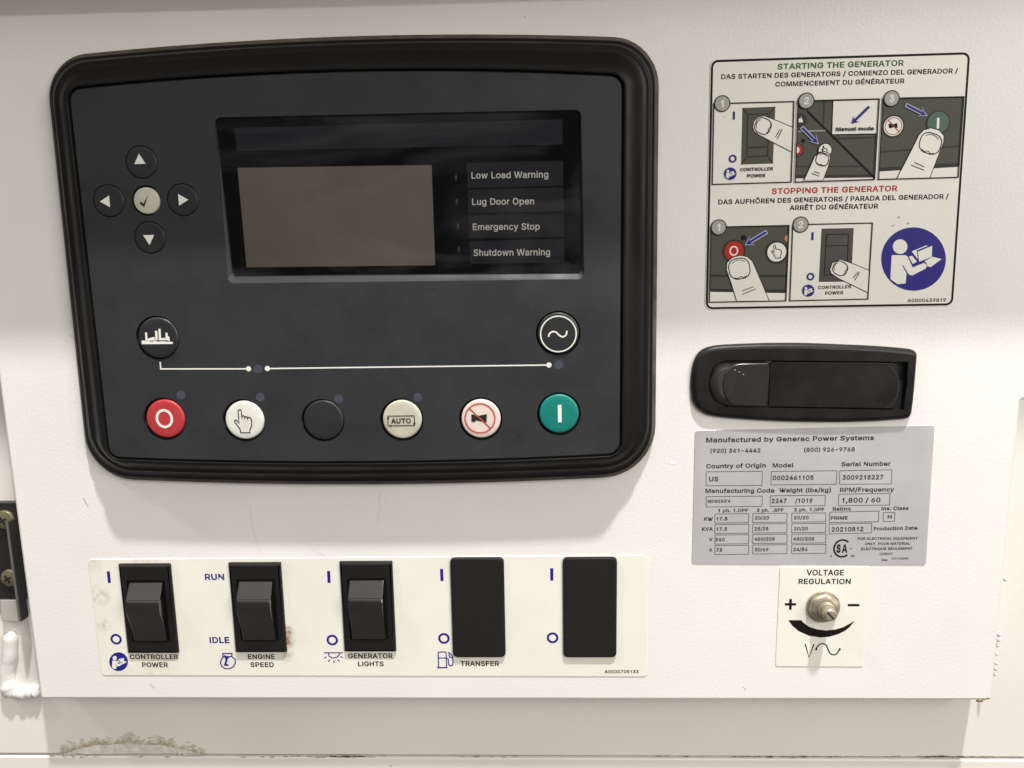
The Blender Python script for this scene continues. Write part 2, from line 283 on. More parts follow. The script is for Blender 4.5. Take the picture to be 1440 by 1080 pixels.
'p':[424,[118,319,137,346,171,373,197,381,229,384,274,378,313,361,345,332,370,293,385,245,390,189,385,133,370,84,346,45,313,16,274,-2,229,-8,198,-5,173,4,138,31,118,59,114,59,114,-143,53,-143,53,379,112,379,112,319],[140,86,162,65,188,51,220,47,253,51,279,66,301,88,316,117,325,151,328,189,325,227,316,261,301,290,280,311,253,325,220,330,188,325,161,312,140,291,125,263,116,229,113,189,116,150,125,115]],
'q':[424,[34,189,39,245,55,293,79,332,112,361,151,378,196,384,228,381,253,373,287,346,307,319,313,319,313,379,372,379,372,-143,311,-143,311,59,306,59,287,31,252,4,227,-5,195,-8,151,-2,111,16,79,45,55,84,39,133],[124,88,145,66,172,51,205,47,236,51,263,65,284,86,299,115,309,150,312,189,309,229,300,263,284,291,263,312,237,325,205,330,172,325,145,311,124,290,108,261,99,227,96,189,99,151,109,117]],
'r':[259,[115,321,130,347,152,367,181,380,213,385,229,384,243,384,243,322,230,324,207,326,182,323,159,315,140,301,126,284,117,262,114,237,114,0,53,0,53,379,112,379,112,321]],
's':[365,[45,63,36,94,94,107,105,79,124,60,150,49,181,45,217,50,244,62,262,81,268,103,265,121,254,136,237,147,212,155,149,170,104,186,72,208,53,237,47,274,51,305,65,332,87,354,115,370,149,381,187,384,223,381,254,372,279,358,299,339,324,290,268,277,258,298,243,316,219,328,187,333,156,329,131,317,114,299,109,277,112,258,124,243,172,223,229,209,275,194,306,171,325,142,331,107,326,75,312,47,290,24,260,6,223,-5,182,-8,145,-5,112,3,84,18,62,38]],
't':[227,[65,327,6,327,6,379,65,379,65,471,126,471,126,379,204,379,204,327,126,327,126,98,128,76,136,61,150,53,170,50,185,51,202,54,213,2,192,-3,168,-4,125,2,92,21,72,52,65,93]],
'u':[410,[114,379,114,144,119,105,137,75,164,56,200,50,226,53,249,62,268,77,283,97,293,122,296,153,296,379,357,379,357,0,298,0,298,73,286,47,257,17,222,0,182,-5,146,-1,115,11,89,31,69,59,57,95,53,139,53,379]],
'w':[567,[133,214,154,137,170,64,186,135,206,214,252,379,316,379,362,214,382,136,397,66,413,135,434,214,480,379,545,379,429,0,368,0,319,172,305,225,291,280,284,309,277,280,263,225,248,172,199,0,138,0,23,379,87,379]],
'y':[389,[104,-89,130,-74,151,-36,163,-1,17,379,84,379,165,155,187,87,195,60,202,87,224,155,305,379,371,379,204,-58,177,-107,139,-136,91,-145,65,-143,47,-139,61,-86,71,-87]],
'É':[418,[375,57,375,0,60,0,60,509,372,509,372,452,125,452,125,286,355,286,355,229,125,229,125,57],[307,659,241,558,191,558,239,659]],
'Ê':[418,[375,57,375,0,60,0,60,509,372,509,372,452,125,452,125,286,355,286,355,229,125,229,125,57],[189,659,247,659,327,567,327,565,266,565,218,624,169,565,109,565,109,567]],
'Ö':[533,[40,254,44,305,53,352,70,393,92,429,119,459,150,484,186,501,225,512,267,516,309,512,348,501,384,484,415,459,442,429,464,393,480,352,490,305,493,254,490,203,480,157,464,115,442,79,415,49,384,25,348,7,309,-3,267,-7,225,-3,186,7,150,25,119,49,92,79,70,115,53,157,44,203],[125,144,151,105,184,76,223,59,267,53,310,59,349,76,383,105,408,144,425,194,430,254,425,314,408,365,383,404,349,433,310,450,267,456,223,450,184,433,151,404,125,364,109,314,103,254,109,194],[158,597,155,612,158,628,167,641,180,650,195,653,211,650,224,641,233,628,236,612,233,597,224,584,211,575,195,572,180,575,167,584],[301,628,310,641,323,650,339,653,355,650,368,641,376,628,379,612,376,597,368,584,355,575,339,572,323,575,310,584,301,597,298,612]]}
GSPACE = 187
def text(s, x0, y0, x1, y1, cap, m, parent, d, bold=.022, name='lettering'):
    bo = bold*1050; x = 0; shapes = []; ext = []
    for ch in s:
        if ch == ' ': x += GSPACE+30; continue
        g = GL[ch]; outer = []; inner = []
        for fl in g[1:]:
            l = [(fl[i]+x, fl[i+1]) for i in range(0, len(fl), 2)]; l = [p for i, p in enumerate(l) if abs(p[0]-l[i-1][0])+abs(p[1]-l[i-1][1]) > 7]
            if area(l) < 0: outer.append(offset(l[::-1], -bo))
            else: inner.append(offset(l, min(bo, 20)))
        for o in outer:
            xs = [p[0] for p in o]; ys = [p[1] for p in o]; ext += xs
            hs = [h for h in inner if min(xs) <= h[0][0] <= max(xs) and min(ys) <= h[0][1] <= max(ys)]
            shapes.append((o, hs))
        x += g[0]+bo*1.3
    A = Vector(P(x0, y0, d)); B = Vector(P(x1, y1, d)); u = B-A; w = u.length; e = u/w; nv = Vector((-e.y, e.x)); a, b = min(ext), max(ext)
    mx, my = (x0+x1)/2, (y0+y1)/2; H = abs(P(mx, my, d)[1]-P(mx, my-cap, d)[1])
    def f(l): 
        out = []
        for px, py in l:
            p = A+e*((px-a)/(b-a)*w)+nv*((py+bo)/(509+2*bo)*H); out.append((p.x, p.y))
        return out
    q = MB()
    for i, (o, hs) in enumerate(shapes): q.cap(f(o), d+.004*(i % 3), [f(h) for h in hs])
    return q.build(name, m, parent)
# ------------------------------------------------------------------ colours
M_panel = mat('white powder coat', (.76, .74, .71), .42, bump=.42, bscale=780, bdist=.00017, vary=.045, vscale=16, specks=.79, sscale=260, scol=(.35, .31, .26), stains=[(P(x, y)[0], P(x, y)[1]+50, r, (.50, .47, .42), a) for x, y, r, a in ((1008, 905, 6, .35), (102, 470, 5, .4), (122, 722, 6, .35), (96, 800, 8, .25), (945, 600, 7, .2), (1330, 845, 10, .3), (1340, 240, 9, .2), (600, 970, 14, .2), (700, 700, 20, .2), (60, 300, 12, .2), (1250, 560, 9, .25))])
M_frame = mat('frame paint', (.74, .71, .66), .5, bump=.4, bscale=400, bdist=.00015, vary=.05, vscale=10, specks=.76, sscale=200, scol=(.3, .25, .2))
M_dark = mat('dark void', (.004, .004, .004), .8)
M_bezel = mat('satin black plastic', (.010, .0095, .009), .38, spec=.12, bump=.12, bscale=2500, bdist=.00004, rvary=.08)
M_gask = mat('dusty gasket', (.085, .070, .054), .75, vary=.5, vscale=120)
M_face = mat('charcoal membrane', (.024, .025, .027), .5, bump=.25, bscale=3000, bdist=.00003, vary=.28, vscale=22, specks=.72, sscale=900, scol=(.07, .07, .075), rvary=.08, coat=.0)
M_white = mat('white ink', (.72, .71, .66), .5)
M_led = mat('led lens', (.055, .06, .085), .3)
M_black = mat('black ink', (.012, .011, .012), .5)
M_btnred = mat('red button', (.42, .035, .04), .42, bump=.1, bscale=2000, bdist=.00003, vary=.12, vscale=150)
M_btngrn = mat('green button', (.002, .185, .155), .42, bump=.1, bscale=2000, bdist=.00003, vary=.12, vscale=150)
M_btnwht = mat('white button', (.66, .66, .60), .42, vary=.12, vscale=160)
M_btnaut = mat('cream button', (.50, .48, .38), .42, vary=.14, vscale=160)
M_btnhorn = mat('pinkish white button', (.70, .58, .52), .42, vary=.08, vscale=160)
M_btnblk = mat('black button', (.016, .017, .018), .42, rvary=.08)
# ------------------------------------------------------------------ setting: enclosure behind and above the panel
T = 14.0
pb = -T
zs = P(700, 1064, pb)[1]
wl = MB().slab([(-420, zs+.5), (420, zs+.5), (420, 118), (-420, 118)], pb-3, pb, .8).build('enclosure_wall', M_frame, sm=40); wl['kind'] = 'structure'
lw = MB().slab([(-420, zs-140), (420, zs-140), (420, zs-.6), (-420, zs-.6)], pb-3, pb+.4, .8).build('lower_wall', M_frame, sm=40); lw['kind'] = 'structure'
bk = MB().box(-420, 420, zs-140, 118, pb-14, pb-12).build('inner_wall', mat('rusty gap', (.06, .035, .02), .9, vary=.5, vscale=60)); bk['kind'] = 'structure'
hd = MB().box(-900, 900, 118, 121, -30, 50).build('hood', M_frame); hd['kind'] = 'structure'
# ------------------------------------------------------------------ the white control panel
XL, XR, ZB, ZT = -225.6, 196.6, -195.4, 94.5
zr = P(1435, 563)[1]
pan = thing('control_panel', 'white powder coated steel panel carrying the generator controller, switches, latch and stickers', 'panel', (0, -50, -T))
pm = MB().slab(fillet([(XL, ZB), (XR, ZB), (XR, zr), (XR+5, zr), (XR+5, ZT), (XL, ZT)], [1.2, 1.2, 1, 1, 2, 2], 3), -T, 0, 1.3)
pm.build('panel_sheet', M_panel, pan, sm=50)
# scratches, scuffs and chips in the paint
M_scr = mat('hairline scratch', (.45, .43, .40), .7)
M_chip = mat('paint chip', (.20, .13, .07), .8, vary=.4, vscale=300)
k = .03
for pts, w in (([(352, 712), (354, 735), (361, 762), (368, 778)], .10), ([(117, 700), (121, 708), (124, 713)], .5), ([(211, 962), (217, 968)], .4),
               ([(440, 772), (446, 778), (458, 781)], .12), ([(1045, 966), (1049, 971)], .35), ([(97, 470), (104, 476)], .3),
               ([(533, 690), (534, 715), (530, 735)], .09)):
    MB().stroke(smooth(PP(pts, k), 3), w, k).build('scratch', M_scr, pan)
c7 = CR(780, 560, 7.2)
MB().cap(smooth(PP(c7([(1165, 655), (1190, 640), (1245, 655), (1200, 668)]), .08), 3, True), .08).build('paint_nick', mat('bright nick', (.9, .9, .88), .4), pan)
ch = MB()
for x, y, r in ((1376, 986, 1.3), (1384, 983.5, 1.1), (1389, 982, 1.0), (1381, 986, .9)):
    c = P(x, y); pts = [(c[0]+r*random.uniform(.7, 1.3)*math.cos(a), c[1]+.45*r*random.uniform(.7, 1.3)*math.sin(a)) for a in [i*.7 for i in range(9)]]
    ch.loft([(pts, -.4), ([(c[0]+(x2-c[0])*.6, c[1]+(z2-c[1])*.6) for x2, z2 in pts], .25)])
ch.build('rust_chip', M_chip, pan, sm=60)
# weld bead low on the left, spatter on the right, scraped patch, rust along the seam: all on the enclosure
def blob_path(pts, d, r0, n=16, jit=.16):
    q = smooth(PP(pts, d), max(2, n//max(1, len(pts)-1)))
    return [(x+random.uniform(-.3, .3), z+random.uniform(-.3, .3), d+random.uniform(-.3, .3)) for x, z in q], [r0*(1+random.uniform(-jit, jit))*(.35 if i in (0, len(q)-1) else 1) for i in range(len(q))]
M_weld = mat('painted weld', (.66, .64, .61), .6, bump=.5, bscale=160, bdist=.0007)
for pts, r0 in (([(16, 890), (15, 915), (11, 940), (12, 962), (18, 977)], 3.6), ([(16, 972), (28, 975), (42, 973), (56, 971)], 2.9)):
    pth, rr = blob_path(pts, pb+1.2, r0)
    MB().tube(pth, rr, 12).build('weld_bead', M_weld, wl, sm=80)
for x, y, r in ((1410, 816, 1.1), (1401, 893, 1.5), (1400, 900, 1.7), (1399, 909, 1.2), (1398.5, 921, 1.0), (1397.5, 934, 1.0), (1396.5, 942, 1.3), (1396, 950, 1.0)):
    c = P(x+5, y, -6); r *= .75
    q = MB(); pr = [(0, 1), (.5, .87), (.87, .5), (.98, .1), (.87, -.5)]
    q.loft([([(c[0]+r*a*random.uniform(.7, 1.1)*math.cos(t), c[1]+r*a*random.uniform(1.0, 1.35)*math.sin(t)) for t in [i*math.tau/12 for i in range(12)]], -7+r*h) for a, h in [(max(.05, a), h) for a, h in pr[::-1]]])
    q.build('weld_spatter', M_weld, wl, sm=80)
M_rust = mat('scraped rust', (.25, .185, .10), .8, vary=.55, vscale=420, bump=.9, bscale=900, bdist=.0003)
dS = pb+.05
def ragged(pts, d, amp, n=7):
    q = smooth(PP(pts, d), n, True); return [(x+random.uniform(-amp, amp), z+random.uniform(-amp, amp)) for x, z in q]
M_tan = mat('rust bloom', (.58, .53, .45), .8, vary=.2, vscale=300)
M_rst2 = mat('light rust', (.42, .36, .26), .8, vary=.3, vscale=500)
for n_, m_, sp, rr, dd in ((520, M_tan, 4.0, (.3, .9), .02), (520, M_rst2, 2.0, (.12, .4), .05), (90, M_rust, 1.2, (.08, .22), .09)):
    sc = MB()
    for i in range(n_):    # flakes along the scraped arc
        t = random.random(); x = 84+t*202; yb = 1061-17*math.sin(math.pi*min(1, t*1.05))**.7
        y = yb+random.gauss(0, sp)+2.2*math.sin(x*.13)+1.3*math.sin(x*.41)-(1 if sp > 3 else 0)
        if y > 1061.5: continue
        c = P(x, y, dS); r = random.uniform(*rr)
        sc.cap([(c[0]+1.9*r*random.uniform(.6, 1.2)*math.cos(a), c[1]+r*random.uniform(.5, 1.1)*math.sin(a)) for a in [j*math.tau/7 for j in range(7)]], dS+dd+random.uniform(0, .02))
    sc.build('rust_flakes', m_, wl, kind='stuff')
MB().cap(ragged([(105, 1055), (140, 1048), (200, 1047), (250, 1052), (268, 1059), (180, 1060), (110, 1060)], dS+.12, .25), dS+.12).build('scraped_paint', mat('peeled paint', (.68, .65, .59), .3, vary=.2, vscale=260, bump=1, bscale=500, bdist=.0004), wl)
rs = MB()
for i in range(150):
    x = random.choice([random.uniform(0, 1440), random.gauss(490, 25), random.gauss(1120, 60), random.gauss(1330, 40)]); c = P(x, 1064+random.uniform(-.8, 1.0), pb+.5); r = random.uniform(.2, .55)
    rs.cap([(c[0]+3.2*r*random.uniform(.6, 1.2)*math.cos(a), c[1]+.55*r*random.uniform(.5, 1.1)*math.sin(a)) for a in [j*math.tau/7 for j in range(7)]], pb+.45)
rs.build('rust_flakes', M_rust, lw, kind='stuff')
# ------------------------------------------------------------------ latch keeper with two screws, left behind the panel edge
kp = thing('strike_plate', 'black strike plate with two brass crosshead screws behind the left panel edge', 'bracket', (P(10, 780, -12)[0], P(10, 780, -12)[1], -14))
M_kblk = mat('black zinc', (.015, .014, .014), .45, bump=.3, bscale=900)
M_kgry = mat('worn grey metal', (.22, .22, .21), .4, metal=.6, vary=.2)
M_brass = mat('yellow zinc screw', (.30, .26, .16), .35, metal=.7, vary=.3, vscale=300)
a = P(-14, 706, -12); b = P(30, 841, -12)
MB().slab(fillet([(a[0]-12, b[1]), (b[0]+4, b[1]), (b[0]+4, a[1]), (a[0]-12, a[1])], .6, 2), -T, -11, .4).build('plate', M_kblk, kp)
MB().slab(fillet([(P(3, 873, -12)[0], P(3, 873, -12)[1]), (P(30, 873, -12)[0], P(30, 873, -12)[1]), (P(30, 842, -12)[0], P(30, 842, -12)[1]), (P(1, 842, -12)[0], P(1, 842, -12)[1])], .8, 2), -T, -11.2, .5).build('spacer', mat('pale spacer', (.42, .41, .37), .5), kp)
t0 = P(8.5, 735, -3.4); t1 = P(26.5, 874, -3.4)
MB().slab([(t1[0], t1[1]), (t1[0]+1.2, t1[1]), (t1[0]+1.2, t0[1]), (t1[0], t0[1])], -8.5, -3.5, .2).build('flange', M_kblk, kp)
MB().slab([(t1[0]-.05, t1[1]+.1), (t1[0]+.95, t1[1]+.1), (t1[0]+.95, t0[1]-.1), (t1[0]-.05, t0[1]-.1)], -3.7, -3.4).build('flange_edge', M_kgry, kp)
for x, y, r in ((6, 731, 4.3), (13, 813, 3.9)):
    c = P(x, y, -10)
    sc_ = MB().dome(c, r, -11, -9.6, .9, 28, .4).build('screw', M_brass, kp, sm=50)
    q = MB()
    for a0 in (.5, .5+math.pi/2):
        dx, dz = math.cos(a0), math.sin(a0)
        q.cap([(c[0]+dx*2-dz*.42, c[1]+dz*2+dx*.42), (c[0]-dx*2-dz*.42, c[1]-dz*2+dx*.42), (c[0]-dx*2+dz*.42, c[1]-dz*2-dx*.42), (c[0]+dx*2+dz*.42, c[1]+dz*2-dx*.42)], -8.6+a0*.02)
    q.build('cross_slot', M_dark, sc_)
# ------------------------------------------------------------------ controller
ctl = thing('generator_controller', 'black digital generator controller with small grey display and round push buttons', 'controller', (-70, -8))
def outline(TL, TR, BR, BL, btop, bbot, rad, d):
    TL, TR, BR, BL = [Vector(P(*p, d)) for p in (TL, TR, BR, BL)]
    NS = 24; out = []
    def side(a, b, bul, nrm): return lambda t: a+(b-a)*t+nrm*(4*bul*t*(1-t))
    sides = [side(BL, BR, bbot, Vector((0, -1))), side(BR, TR, 0, Vector((1, 0))), side(TR, TL, btop, Vector((0, 1))), side(TL, BL, 0, Vector((-1, 0)))]
    L = [(BR-BL).length, (TR-BR).length, (TL-TR).length, (BL-TL).length]
    r = rad                                       # BL, BR, TR, TL
    for i in range(4):
        r0, r1 = r[i], r[(i+1) % 4]; t0, t1 = r0/L[i], 1-r1/L[i]
        for k in range(NS+1): out.append(tuple(sides[i](t0+(t1-t0)*k/NS)))
        j = (i+1) % 4
        p0 = sides[i](t1); p1 = sides[j](r1/L[j])
        e0 = (p0-sides[i](t1-.01)).normalized(); e1 = (sides[j](r1/L[j]+.01)-p1).normalized()
        for k in range(1, 10):
            s = k/10; h = .5523*r1
            w = (1-s)**3*p0+3*s*(1-s)**2*(p0+e0*h)+3*s*s*(1-s)*(p1-e1*h)+s**3*p1
            out.append(tuple(w))
    return out
O_fl = lambda d: outline((62, 81), (927.5, 54), (921.5, 668), (124, 672), 4.4, 3.6, (19, 21, 17, 16), d)
O_rg = outline((70, 92), (916, 66), (910, 655), (132, 660), 4.2, 2.8, (17, 18, 14.5, 14), 8)
O_in = outline((93.5, 124), (877.5, 105), (874, 640), (152, 645), 4.1, 2.7, (5, 5.5, 5, 5), 12)
def lerp(A, B, t): return [(a[0]+(b[0]-a[0])*t, a[1]+(b[1]-a[1])*t) for a, b in zip(A, B)]
F3 = O_fl(3)
g = MB().loft([(F3, 0), (F3, 2.4), (offset(F3, .5), 3.0), (offset(F3, 2.2), 3.1)], cap1=False)
g.build('gasket', M_gask, ctl, sm=50)
b_ = MB().loft([(offset(F3, 1.6), 0), (offset(F3, 1.7), 4.2), (offset(F3, 2.1), 4.8), (offset(F3, 2.6), 4.9), (lerp(F3, O_rg, .93), 7.2), (O_rg, 8.0), (lerp(O_rg, O_in, .05), 8.35), (lerp(O_rg, O_in, .10), 8.35), (lerp(O_rg, O_in, .16), 8.3), (lerp(O_rg, O_in, .25), 8.55), (lerp(O_rg, O_in, .38), 9.3), (lerp(O_rg, O_in, .5), 10.2), (lerp(O_rg, O_in, .62), 11.1), (lerp(O_rg, O_in, .74), 11.8), (lerp(O_rg, O_in, .86), 12.3), (lerp(O_rg, O_in, .95), 12.55), (lerp(O_rg, O_in, .985), 12.45), (O_in, 12.2), (offset(O_in, .05), 10.6), (offset(O_in, .9), 10.5)], cap1=False)
b_.build('bezel', M_bezel, ctl, sm=60)
FD = 12.0
# controller lay-out
nav = [((199, 228), 'up'), ((153, 282.5), 'left'), ((257, 281), 'right'), ((211, 334), 'down')]
NC = [P(x, y, FD) for (x, y), _ in nav]
CK = P(206, 282, FD)
big = [(231.5, 589), (343, 591), (454, 591), (565, 590), (676, 589), (786, 582), (221.5, 475), (785, 468.5)]
BC = [P(x, y, FD) for x, y in big]
win = fillet(PP([(301.5, 165), (817, 154), (822, 392.5), (321, 398.5)], FD)[::-1], 2.2, 4)
holes = [circ(c, 6.25, 36) for c in NC]+[circ(CK, 5.75, 36)]+[circ(c, 8.75, 40) for c in BC]+[win]
face_o = offset(O_in, .75)
fp = MB(); R = [fp.ring(face_o, 10.2), fp.ring(face_o, FD-.3), fp.ring(offset(face_o, .3), FD)]
fp.band(R[1], R[0]); fp.band(R[2], R[1]); fp.cap(offset(face_o, .3), FD, holes)
for h in holes[:-1]:
    h = ccw(h); fp.band(fp.ring(h, 9.6), fp.ring(h, FD))
# sloped sides of the display recess
glass = fillet(PP([(303.5, 167.5), (815, 157), (817.5, 383), (328, 387)], FD-1.6)[::-1], 1.4, 4)
w0, w1 = ccw(win), ccw(glass)
fp.band(fp.ring(w1, FD-1.6), fp.ring(w0, FD))
face = fp.build('faceplate', mat('charcoal membrane', (.025, .0265, .0295), .5, spec=.35, bump=.25, bscale=3000, bdist=.00003, vary=.20, vscale=40, specks=.735, sscale=640, scol=(.042, .044, .049), rvary=.12,
       stains=[(P(329, 553, FD)[0]+70, P(329, 553, FD)[1]+8, 4.2, (.15, .10, .05), .8), (P(293, 258, FD)[0]+70, P(293, 258, FD)[1]+8, 6.5, (.10, .10, .10), .5),
               (P(682, 555, FD)[0]+70, P(682, 555, FD)[1]+8, 3, (.12, .12, .13), .6), (P(845, 455, FD)[0]+70, P(845, 455, FD)[1]+8, 5, (.09, .09, .09), .5),
               (P(162, 590, FD)[0]+70, P(162, 590, FD)[1]+8, 4, (.10, .10, .10), .5), (P(575, 535, FD)[0]+70, P(575, 535, FD)[1]+8, 9, (.07, .07, .075), .5)]), ctl)
MB().cap(offset(O_in, .2), 9.6).build('backing_plate', M_dark, ctl)
def tri(c, r, a0): return [(c[0]+r*math.cos(a0+i*math.tau/3), c[1]+r*math.sin(a0+i*math.tau/3)) for i in range(3)]
for c, (_, w) in zip(NC, nav):
    b = MB().dome(c, 5.95, 9.7, FD+.1, .0, 36, .35).build('arrow_button', M_btnblk, ctl, sm=50, label='small black round button with white %s arrow' % w)
    o = {'up': (-.6, .6, math.pi/2), 'left': (-.9, -.2, math.pi), 'right': (-.3, 0, 0), 'down': (-.4, -.3, -math.pi/2)}[w]
    MB().cap(tri((c[0]+o[0], c[1]+o[1]), 2.55, o[2]), FD+.16).build('arrow_mark', M_white, b)
c = P(205, 282, FD+.8)
b = MB().dome(c, 5.05, 9.7, FD+.5, .1, 36, .5).build('confirm_button', M_btnaut, ctl, sm=50, label='small cream round button with black tick')
cq = CR(120, 190, 6)
MB().cap(PP(cq([(462, 565), (472, 562), (488, 580), (530, 503), (524, 520), (498, 606), (486, 600), (460, 578)]), FD+.68), FD+.68).build('tick_mark', M_black, b)
specs = [('push_button', M_btnred, 'red round stop button marked with a white O'), ('push_button', M_btnwht, 'white round button with a pointing hand'),
         ('push_button', M_btnblk, 'blank black round button'), ('push_button', M_btnaut, 'cream round button marked AUTO in a box'),
         ('push_button', M_btnhorn, 'white round button with crossed out horn in red ring'), ('push_button', M_btngrn, 'green round start button marked with a white bar'),
         ('push_button', M_btnblk, 'black round button with white factory skyline'), ('push_button', M_btnblk, 'black round button with white wave in a ring')]
B = []
BD = FD+.9
for i, ((x, y), (n_, m_, lb)) in enumerate(zip(big, specs)):
    c = P(x+.3, y+.2, BD)
    r = 8.15 if i in (2, 6, 7) else 7.85
    B.append(MB().dome(c, r, 9.7, BD-(.5 if i == 2 else .3), .12, 44, .7).build(n_, m_, ctl, sm=50, label=lb))
    B[-1]['_c'] = 0; del B[-1]['_c']
PD = BD-.08                                   # print height on the buttons
L1 = CR(180, 430, 5.4); L2 = CR(500, 430, 4.235)
def annul(c, r, w, d, n=40, ry=None): 
    ry = ry or r; q = MB(); q.band(q.ring(circ(c, r-w/2, n, ry-w/2), d), q.ring(circ(c, r+w/2, n, ry+w/2), d)); return q
annul(P(*L1([(276, 857)])[0], PD), 3.05, 1.05, PD, ry=3.45).build('letter_mark', M_white, B[0])
MB().stroke(PP(L1([(857, 963), (849, 932), (812, 885), (808, 872), (818, 866), (828, 872), (844, 895), (840, 855), (836, 800), (842, 789), (856, 789), (860, 800), (864, 838), (866, 862), (865, 840), (874, 834), (884, 840), (888, 868), (887, 844), (898, 840), (906, 848), (909, 873), (909, 850), (922, 846), (934, 856), (940, 875), (938, 915), (926, 940), (926, 963)]), PD), .38, PD, True).build('hand_mark', M_black, B[1])
q = MB(); 
q.stroke(PP(L2([(193, 657), (349, 655), (352, 712), (194, 715)]), PD), .34, PD, True)
for p in ([(330, 650), (343, 656), (330, 662)], [(340, 695), (352, 712), (358, 697)], [(213, 708), (200, 715), (213, 722)], [(186, 672), (193, 657), (200, 672)]): q.cap(PP(L2(p), PD+.02), PD+.02)
q.build('box_mark', M_black, B[3])
text('AUTO', *L2([(212, 702)])[0], *L2([(330, 700)])[0], 7.3, M_black, B[3], PD, .03)
hc = P(*L2([(741, 670)])[0], PD)
M_redink = mat('red ink', (.45, .06, .05), .5)
q = annul(hc, 5.95, .5, PD); s_ = 5.9*.7071
q.stroke([(hc[0]-s_, hc[1]+s_), (hc[0]+s_, hc[1]-s_)], .5, PD+.03); q.build('prohibition_ring', M_redink, B[4])
q = MB(); q.cap(PP(L2([(690, 646), (712, 650), (716, 658), (782, 645), (780, 696), (716, 682), (710, 692), (690, 690)]), PD+.01), PD+.01).build('horn_mark', M_black, B[4])
q = MB(); q.cap(PP(L2([(1204, 590), (1227, 590), (1228, 694), (1206, 695)]), PD), PD).build('bar_mark', M_white, B[5])
q = MB()
for p in ([(102, 265), (150, 262), (340, 275), (340, 290), (105, 292)], [(129, 203), (144, 203), (150, 266), (133, 266)], [(150, 262), (152, 248), (200, 236), (205, 262)],
          [(205, 190), (222, 190), (226, 262), (208, 262)], [(231, 175), (247, 175), (252, 262), (234, 262)], [(252, 245), (282, 244), (284, 262), (252, 262)],
          [(284, 205), (300, 205), (304, 262), (286, 262)], [(303, 233), (313, 233), (318, 272), (303, 265)]): q.cap(PP(L1(p), PD-.1+.005*len(q.v)**.5*.1), PD-.1)
q.build('skyline_mark', M_white, B[6])
q = MB()
for p in ([(165, 266), (193, 266), (193, 271), (165, 271)], [(217, 265), (245, 265), (245, 270), (217, 270)], [(268, 264), (297, 264), (297, 269), (268, 269)]): q.cap(PP(L1(p), PD-.05), PD-.05)
q.build('skyline_gap', M_black, B[6])
wc = P(*L2([(1208, 168)])[0], PD)
annul(wc, 6.95, .5, PD).build('ring_mark', M_white, B[7])
MB().stroke(smooth(PP(L2([(1149, 185), (1156, 165), (1175, 154), (1195, 158), (1212, 175), (1235, 185), (1254, 172), (1259, 149)]), PD), 4), .62, PD).build('wave_mark', M_white, B[7])
# leds and printed line
for x, y in ((254.4, 555.4), (366, 558.7), (476.5, 560.5), (587.4, 558.7), (785.7, 513), (363, 519)):
    MB().cap(circ(P(x, y, FD+.03), 1.8, 20), FD+.03).build('indicator_led', M_led, ctl)
q = MB(); d_ = FD+.03
q.stroke(PP([(225.2, 509), (226, 518.8), (349, 518.6)], d_), .55, d_); q.cap(circ(P(349.5, 518.6, d_), 1.05, 14), d_+.01)
q.stroke(PP([(376, 518.3), (772, 513.3)], d_), .55, d_); q.cap(circ(P(376, 518.2, d_), 1.05, 14), d_+.01); q.cap(circ(P(772, 513.3, d_), 1.05, 14), d_+.01)
q.build('printed_line', M_white, ctl)
# display
GD = FD-1.6
disp = MB().cap(ccw(glass), GD).build('display', mat('display black', (.003, .003, .0045), .5, spec=0), ctl)
M_lcd = mat('grey lcd', (.200, .170, .143), .5, spec=.1, vary=.16, vscale=18)  # cloudy mottling painted in for reflections on the screen
MB().slab(fillet(PP([(334, 236), (607, 232), (612, 373), (347, 376)], GD)[::-1], .3, 2), GD, GD+.08).build('lcd_screen', M_lcd, disp)
M_card = mat('dark label card', (.022, .021, .028), .5, spec=.1, vary=.25, vscale=50)
MB().cap(ccw(PP([(329, 180), (791, 168), (791, 203), (333, 212)], GD+.05)), GD+.05).build('title_card', M_card, disp)
for i, (q4, s_, tx) in enumerate((
    ([(656, 229), (792, 226), (792, 261), (657, 264)], 'Low Load Warning', (663, 251.3, 771, 249.8)),
    ([(658, 267), (792.5, 263.5), (793, 297), (658, 299)], 'Lug Door Open', (664, 288.3, 751, 287.5)),
    ([(659, 303), (793, 300), (793, 333), (660, 335)], 'Emergency Stop', (665, 323.7, 759, 323)),
    ([(660, 339), (793, 336), (794, 369), (661, 371)], 'Shutdown Warning', (666, 360, 773.5, 359)))):
    cd = MB().cap(ccw(PP(q4, GD+.05)), GD+.05).build('warning_card', M_card, disp)
    text(s_, *tx, 9.3, M_white, disp, GD+.12, .012)
for x, y in ((641, 250), (642.2, 284), (643.7, 318), (645, 351)):
    MB().slab(circ(P(x, y, GD), .42, 12, 1.2), GD, GD+.2, .1).build('warning_led', mat('clear led', (.055, .055, .065), .2), disp, sm=60)
